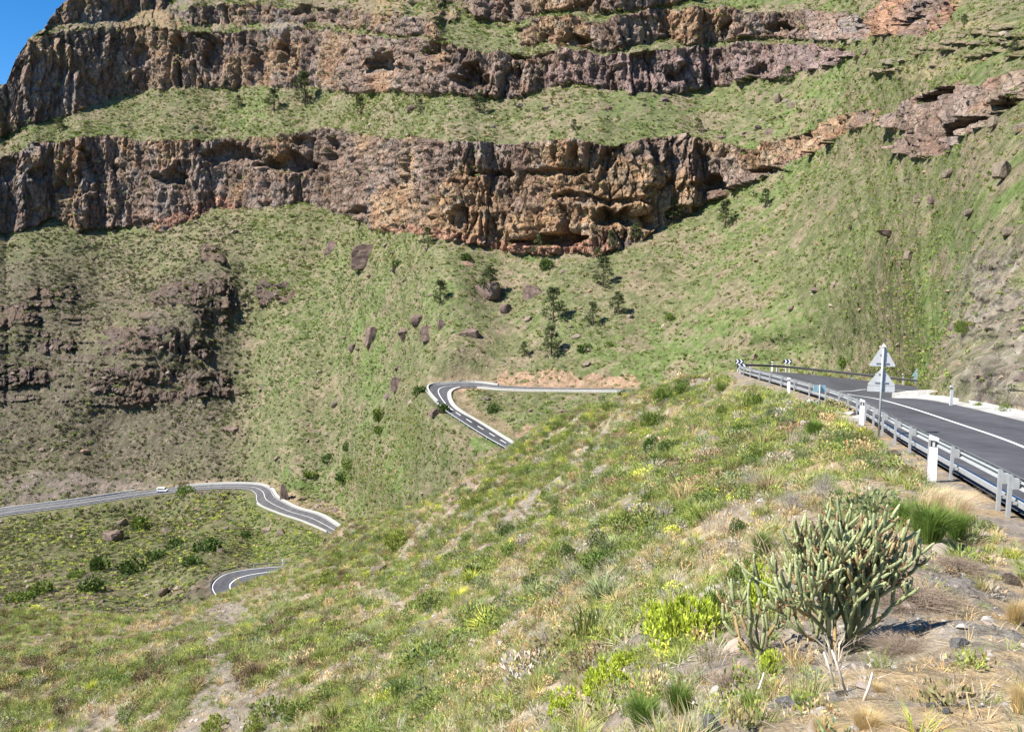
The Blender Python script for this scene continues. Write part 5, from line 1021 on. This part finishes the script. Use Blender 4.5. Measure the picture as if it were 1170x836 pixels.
# (px, py of base, width px, height px, kind, label)
NPL = [(778, 738, 80, 72, 'lime', 'brightest yellow green spurge bush left of the small cactus'), (745, 722, 42, 40, 'lime', 'yellow green clump at the left side of the brightest spurge'), (870, 690, 46, 52, 'lime', 'yellow green bush between the two cactus plants'), (884, 768, 30, 34, 'lime', 'low yellow green sprig at the foot of the small cactus'),
 (692, 792, 58, 48, 'lime', 'lime spurge above the bottom edge, right one of two'), (645, 818, 48, 42, 'lime', 'lime spurge at the bottom edge, left one of two'), (712, 762, 34, 24, 'lime', 'small lime spurge left of and below the brightest one'), (905, 522, 26, 13, 'lime', 'pale yellow flowering bush on the slope left of the marker posts'),
 (536, 580, 26, 18, 'lime', 'pale lime bush near the reddish ground'), (607, 606, 26, 20, 'lime', 'lime bush in the middle of the hillside, upper one'), (638, 620, 28, 24, 'lime', 'wide pale lime bush in the middle of the hillside'), (618, 632, 16, 12, 'lime', 'small bright lime clump under the wide pale one'), (455, 622, 40, 20, 'lime', 'pale lime bush left of the middle at the top of the hillside'),
 (470, 698, 18, 16, 'lime', 'small lime bush by the bare path'), (382, 722, 30, 18, 'lime', 'lime bush low on the left hillside near the path'), (372, 668, 30, 16, 'lime', 'lime bush on the crest right of the lowest road loop'), (385, 732, 30, 22, 'lime', 'second lime bush below its neighbour on the left hillside'), (492, 832, 22, 20, 'lime', 'lime sprig at the bottom edge left of centre'), (245, 835, 34, 22, 'lime', 'lime bush at the bottom edge on the left'), (290, 836, 30, 20, 'lime', 'lime bush at the bottom edge beside the path end'),
 (683, 628, 30, 24, 'dark', 'dark green bush right of the lime bushes in the middle'), (606, 672, 20, 20, 'dark', 'dark green bush below the lime bushes'), (541, 664, 24, 24, 'dark', 'round dark green bush in the middle of the hillside'), (648, 642, 24, 26, 'dark', 'dark bush between lime and green bushes'), (765, 518, 26, 20, 'dark', 'dark green bush on the upper hillside'), (745, 520, 22, 26, 'dark', 'dark bush left of its neighbour on the upper hillside'), (842, 612, 26, 24, 'dark', 'dark green bush above the large cactus on its left'), (640, 590, 22, 16, 'dark', 'dark bush near the grey scree'),
 (560, 650, 20, 14, 'dark', 'low dark bush right of the round one'), (575, 690, 26, 14, 'green', 'flat green bush below the round dark one'), (760, 460, 30, 24, 'green', 'green bush on the crest of the near hillside'), (780, 452, 22, 20, 'green', 'green bush on the crest right of its neighbour'), (826, 446, 18, 12, 'green', 'green bush at the left end of the guardrail'), (745, 492, 30, 26, 'green', 'green bush below the crest of the near hillside'), (858, 470, 30, 30, 'green', 'leafy bush below the left end of the guardrail'), (826, 478, 20, 18, 'green', 'round bush left of the leafy one under the guardrail'),
 (848, 500, 26, 24, 'green', 'green bush in the row on the crest'), (888, 480, 26, 22, 'grey', 'grey green bush under the guardrail near the second post'), (868, 520, 30, 22, 'green', 'yellowish green bush on the crest slope'), (900, 492, 28, 24, 'grey', 'grey green bush right of its twin below the guardrail'), (930, 500, 30, 24, 'blades', 'green grass clump left of the double triangle sign'), (920, 470, 16, 14, 'straw', 'straw coloured clump at the footings of the guardrail'),
 (940, 570, 34, 42, 'twig', 'tall dry twiggy bush above the large cactus'), (905, 585, 40, 36, 'twig', 'dry grey bush above and left of the large cactus'), (860, 560, 40, 30, 'twig', 'pale dry bush in the middle of the right hillside'), (1060, 622, 70, 56, 'blades', 'bright green grassy bush behind the large cactus'), (1092, 618, 40, 40, 'blades', 'green grassy clump under the feathery grass'), (1028, 600, 40, 34, 'blades', 'green clump right above the large cactus'),
 (1058, 592, 66, 52, 'feather', 'feathery pale grass plume in front of the guardrail'), (1086, 602, 56, 56, 'feather', 'second feathery grass plume leaning right toward the paired guardrail posts'),
 (1050, 690, 110, 46, 'brown', 'wide mat of brown dry brush right of the large cactus'), (1095, 650, 60, 34, 'brown', 'brown dry brush below the feathery grass'), (1035, 742, 80, 34, 'brown', 'dark dry brush in the shadow of the large cactus'), (905, 755, 50, 30, 'brown', 'brown dead brush between the two cactus trunks'), (840, 780, 60, 30, 'brown', 'brown dead brush under the small cactus'),
 (1160, 712, 40, 40, 'straw', 'straw grass tuft at the right picture edge'), (1165, 815, 40, 60, 'straw', 'golden straw tuft in the bottom right corner'), (990, 830, 60, 34, 'straw', 'straw tuft at the bottom edge below the large cactus'), (940, 836, 50, 30, 'straw', 'short straw tuft at the bottom edge left of its neighbour'), (1000, 790, 26, 20, 'straw', 'small straw tuft in front of the large cactus'),
 (735, 830, 60, 44, 'blades', 'green grass bush at the bottom edge left of the pointed rock'), (775, 815, 50, 44, 'blades', 'green grass bush under the yellow green spurge'), (858, 808, 36, 24, 'blades', 'low green grass between rock and dead brush'), (850, 672, 44, 40, 'green', 'fresh green bush left of the large cactus'), (870, 640, 40, 40, 'blades', 'green grassy bush behind the small cactus'), (820, 700, 36, 36, 'green', 'green bush between the brightest spurge and small cactus'),
 (622, 745, 50, 44, 'twig', 'silvery dead shrub in the lower middle'), (700, 640, 40, 30, 'grey', 'grey green bush on the right middle hillside'), (760, 600, 44, 32, 'twig', 'pale grey dry bush on the right middle hillside'), (576, 610, 26, 20, 'grey', 'grey green bush near the lime ones'), (580, 618, 20, 22, 'dark', 'dark bush above the small lime clump')]
for i, (px, py, wp_, hp, kd, lab) in enumerate(NPL):
    p = NP(px, min(py, 850)); 
    if p is None: continue
    k2_ = 'lime2' if (kd == 'lime' and p.y > 16) else kd
    r = wp_/2/F_PX*p.y; h_ = hp/F_PX*p.y; me_ = NK[k2_][i % len(NK[k2_])]
    nm = {'lime': 'spurge_bush', 'straw': 'grass_tuft', 'feather': 'feather_grass', 'blades': 'grass_clump', 'twig': 'dry_shrub', 'brown': 'dry_brush'}.get(kd, 'shrub')
    o = bpy.data.objects.new(nm, me_); COL.objects.link(o); o.location = p-Vector((0, 0, .03)); o.scale = (r, r, h_*1.05); o.rotation_euler = (0, 0, 0 if kd == 'feather' else i*1.1)
    tag(o, lab, {'lime': 'spurge', 'straw': 'grass tuft', 'feather': 'feather grass', 'blades': 'grass clump', 'twig': 'dry shrub', 'brown': 'dry brush'}.get(kd, 'shrub'), 'single plants standing out on the near hillside')
# dead flower stalks lying and standing in front of the cactus
mb = MB(); p0 = NP(962, 790)
for k, (px, py, hx, hh) in enumerate([(968, 790, -.10, .26), (956, 785, -.09, .24), (985, 800, .06, .16), (860, 800, .08, .2)]):
    q = NP(px, py); mb = MB(); mb.tube([(0, 0, -.03), (hx*.6, 0, hh*.55), (hx, .02, hh)], [.009, .008, .006], 6); o = mb.build('dead_stalk', M_TWIG, smooth=True); set_col(o.data, 'lv', np.ones((len(o.data.vertices), 3))*1.5); o.location = q
    tag(o, ['right of the two pale dead stalks leaning at the cactus foot', 'left of the two pale dead stalks leaning at the cactus foot', 'short dead stalk right of the leaning pair', 'dead stalk standing beside the flat grey rock'][k], 'dead stalk', 'dead stalks in front of the cactus')

# ------------------------------------------------------------------ scrub, grass and stones of the near hillside
gX = np.stack([NX, NY, NZ], -1)[7:]; e1 = gX[1:, 1:]-gX[:-1, :-1]; e2 = gX[1:, :-1]-gX[:-1, 1:]; area = .5*np.linalg.norm(np.cross(e1, e2), axis=2)
qx, qy = QX[7:][1:, 1:], QY[7:][1:, 1:]; XX, YY = gX[1:, 1:, 0], gX[1:, 1:, 1]; rr_ = np.sqrt(XX**2+YY**2)
rd = dd[7:][1:, 1:]; nrm_ = near_[7:][1:, 1:]; k1 = fbm(XX/7, YY/7, seed=90); k2 = fbm(XX/2.2, YY/2.2, seed=91); k3 = fbm(XX/22, YY/22, seed=92)
wq, wr = wqx[7:][1:, 1:], wqy[7:][1:, 1:]
bare = np.zeros(XX.shape)
for poly, a in (([(690, 490), (720, 500), (690, 540), (650, 570), (600, 590), (560, 600), (600, 570), (650, 530)], .6), ([(250, 690), (285, 690), (262, 740), (290, 780), (330, 836), (200, 850), (235, 780), (230, 730)], .93), ([(400, 655), (440, 672), (520, 700), (560, 735), (500, 720), (420, 690)], .85),
  ([(910, 470), (960, 480), (1000, 495), (1050, 530), (1040, 600), (960, 560), (900, 510)], .7), ([(470, 585), (530, 545), (580, 520), (600, 522), (570, 545), (510, 590)], .6), ([(640, 470), (1100, 700), (1200, 700), (1200, 900), (1000, 900)], 0)):
    if a: bare = np.maximum(bare, a*in_poly(wq, wr, poly))
visN = (qx > -80) & (qx < 1260) & (qy < 900) & (rr_ < 165) & (rr_ > 2.2) & (rd > .8) & ((rd > 1.8) | (rr_ < 42))
lush = sstep(-.25, .3, k1+.9*k2)
hillR = sstep(300, 700, qx)                       # the hillside is greener and denser to the right
def pickN(n, wgt):
    wv = (area*visN*wgt).ravel(); cs = np.cumsum(wv); j = np.searchsorted(cs/cs[-1], rng.random(n)); a, b_ = np.divmod(j, area.shape[1]); u, v = rng.random(n), rng.random(n)
    x = gX[a, b_, 0]+(gX[a+1, b_, 0]-gX[a, b_, 0])*u+(gX[a, b_+1, 0]-gX[a, b_, 0])*v; y = gX[a, b_, 1]+(gX[a+1, b_, 1]-gX[a, b_, 1])*u; z = hN(x, y); return x, y, z, a, b_, cs[-1]
def colours(n, pal, pr, var=.25):
    pal = np.array(pal)*1.45
    k = rng.choice(len(pal), n, p=np.array(pr)/sum(pr)); return np.array(pal)[k]*rng.uniform(1-var, 1+var, n)[:, None]
G1, G2, G3, OL, BR, ST, LM, DK, GY = (.17, .22, .055), (.23, .27, .08), (.20, .24, .12), (.20, .18, .085), (.25, .19, .12), (.42, .34, .19), (.42, .46, .08), (.09, .14, .035), (.36, .33, .28)
def eul(n, t=.18): return np.stack([rng.normal(0, t, n), rng.normal(0, t, n), rng.uniform(0, 6.28, n)], 1)
# 1 small shrubs over the whole slope
kinds = [bush_bunch(420, .5, .45, .08, .036, seed=800+k, upb=.8, lumps=4, inner=.5).mesh('shrub', M_INST) for k in range(4)]+[tuft_bunch(170, .5, .45, .014, seed=810+k).mesh('tuft', M_INST) for k in range(3)]+[twig_bunch(60, .5, .55, .014, 820+k).mesh('twigs', M_INST) for k in range(2)]
noc = in_poly(wq, wr, [(200, 640), (345, 640), (350, 690), (300, 715), (200, 725)])*.9
n = 30000; x, y, z, a, b_, tot = pickN(n, (1-noc)*lush*(1-bare)*(1-nrm_*.9)*(.22+.78*np.clip(16/rr_, 0, 1)**.5)*sstep(9, 13, rr_)*(.55+.45*hillR)); print('near shrubs area', tot)
sc_ = rng.lognormal(-.38, .55, n)*np.clip(.55+rr_[a, b_]/70, .6, 1.4); sc_ = np.minimum(sc_, np.where(rr_[a, b_] > 42, .45+.12*rd[a, b_], 1.75)); sc_ = np.minimum(sc_, 1.75); idx = rng.choice(9, n, p=np.array([3, 3, 3, 3, 2.4, 2.4, 2.4, .9, .9])/21); tint = colours(n, [G1, G2, G3, OL, BR, ST, LM, DK, GY], [5, 4, 3, 2, 1.2, .8, 1.3, 2.6, 1.0]); tw = idx >= 7; tint[tw] = colours(int(tw.sum()), [GY, BR], [2, 1])
lft = (qx[a, b_] < 420); tint[lft & (rng.random(n) < .35)] = np.array((.19, .145, .09)); tint[lft & (rng.random(n) < .3)] = np.array((.26, .30, .08))
tag(scat('hillside_scrub', kinds, np.stack([x, y, z-.04], 1), idx, eul(n), np.stack([sc_, sc_, sc_*rng.uniform(.6, 1.1, n)], 1), tint), 'mixed green and dry scrub covering the near hillside', 'scrub', kind='stuff')
# 2 grass and low herbs between them, fading out with distance
kinds = [tuft_bunch(60, .26, .24, .006, seed=830+k).mesh('tuft', M_INST) for k in range(4)]+[bush_bunch(110, .2, .18, .05, .02, seed=840+k, upb=1, lumps=3).mesh('herb', M_INST) for k in range(3)]
n = 75000; x, y, z, a, b_, tot = pickN(n, (.3+.7*lush)*(1-bare*.9)*(1-nrm_*.93)*np.clip(14/rr_, 0, 1)**1.15*sstep(2.5, 5, rr_)); print('grass area', tot)
sc_ = np.minimum(rng.lognormal(-.1, .35, n)*np.clip(.7+rr_[a, b_]/50, .7, 1.8), .75+rr_[a, b_]/22); tint = colours(n, [G1, G2, G3, OL, ST, GY, LM], [5, 4, 3, 1.4, .9, .8, .3])
dry = k2[a, b_]+.5*k1[a, b_]+rng.normal(0, .25, n) < -.30; tint[dry] = colours(int(dry.sum()), [ST, GY, BR, OL], [4, 2.5, 1.4, 1])
tag(scat('hillside_grass', kinds, np.stack([x, y, z-.02], 1), rng.integers(0, 7, n), eul(n), np.stack([sc_, sc_, sc_*rng.uniform(.7, 1.3, n)], 1), tint), 'thin grass and herbs between the shrubs of the near hillside', 'grass', kind='stuff')
# 3 dry straw and litter on the dirt shelf, with stones
kinds = [tuft_bunch(22, .045, .13, .004, seed=850+k).mesh('straw', M_INST) for k in range(3)]+[twig_bunch(12, .035, .13, .004, 860+k).mesh('litter', M_INST) for k in range(3)]
n = 20000; x, y, z, a, b_, tot = pickN(n, (.25*(1-lush)*np.clip(10/rr_, 0, 1)+nrm_*(.25+sstep(-.15, .35, k2+.5*m3[7:][1:, 1:]))*np.clip(6/rr_, 0, 1)**1.5+.05*sstep(4, 1.5, rd)*(rr_ < 40)+.06*bare*(rr_ < 50))); print('litter area', tot)
sc_ = rng.lognormal(0, .4, n)*np.clip(.7+rr_[a, b_]/25, .8, 2); tint = colours(n, [(.36, .26, .13), (.34, .28, .19), GY, BR, G1], [3, 3, 3, 3, .35])
tag(scat('dry_litter', kinds, np.stack([x, y, z-.01], 1), rng.integers(0, 6, n), eul(n, .3), np.stack([sc_, sc_, sc_*rng.uniform(.5, 1.1, n)], 1), tint), 'dry straw and twigs lying on the dirt shelf', 'litter', kind='stuff')
def pebble(seed):
    me_ = rock_mesh('pebble', seed, .6, 2); set_col(me_, 'lv', np.ones((len(me_.vertices), 3))); me_.materials.append(M_PEB); return me_
M_PEB, nt, b = newmat('pebble stone'); at = nt.nodes.new('ShaderNodeAttribute'); at.attribute_type = 'INSTANCER'; at.attribute_name = 'tint'; nt.links.new(at.outputs['Color'], b.inputs['Base Color']); b.inputs['Roughness'].default_value = .95
n = 9000; x, y, z, a, b_, tot = pickN(n, (.12+nrm_+.3*bare+.4*(1-lush))*np.clip(9/rr_, 0, 1)**1.2); sc_ = np.minimum(.010*rng.lognormal(0, .75, n)*np.clip(.7+rr_[a, b_]/9, .8, 9), .16); tint = colours(n, [(.24, .22, .20), (.21, .17, .14), (.26, .24, .21), (.15, .12, .10)], [3, 3, 1, 1])
tag(scat('pebbles', [pebble(900+k) for k in range(4)], np.stack([x, y, z+sc_*.15], 1), rng.integers(0, 4, n), eul(n, .4), np.stack([sc_*rng.uniform(.8, 1.4, n), sc_, sc_*rng.uniform(.6, 1, n)], 1), tint), 'small stones scattered over bare ground', 'stones', kind='stuff')
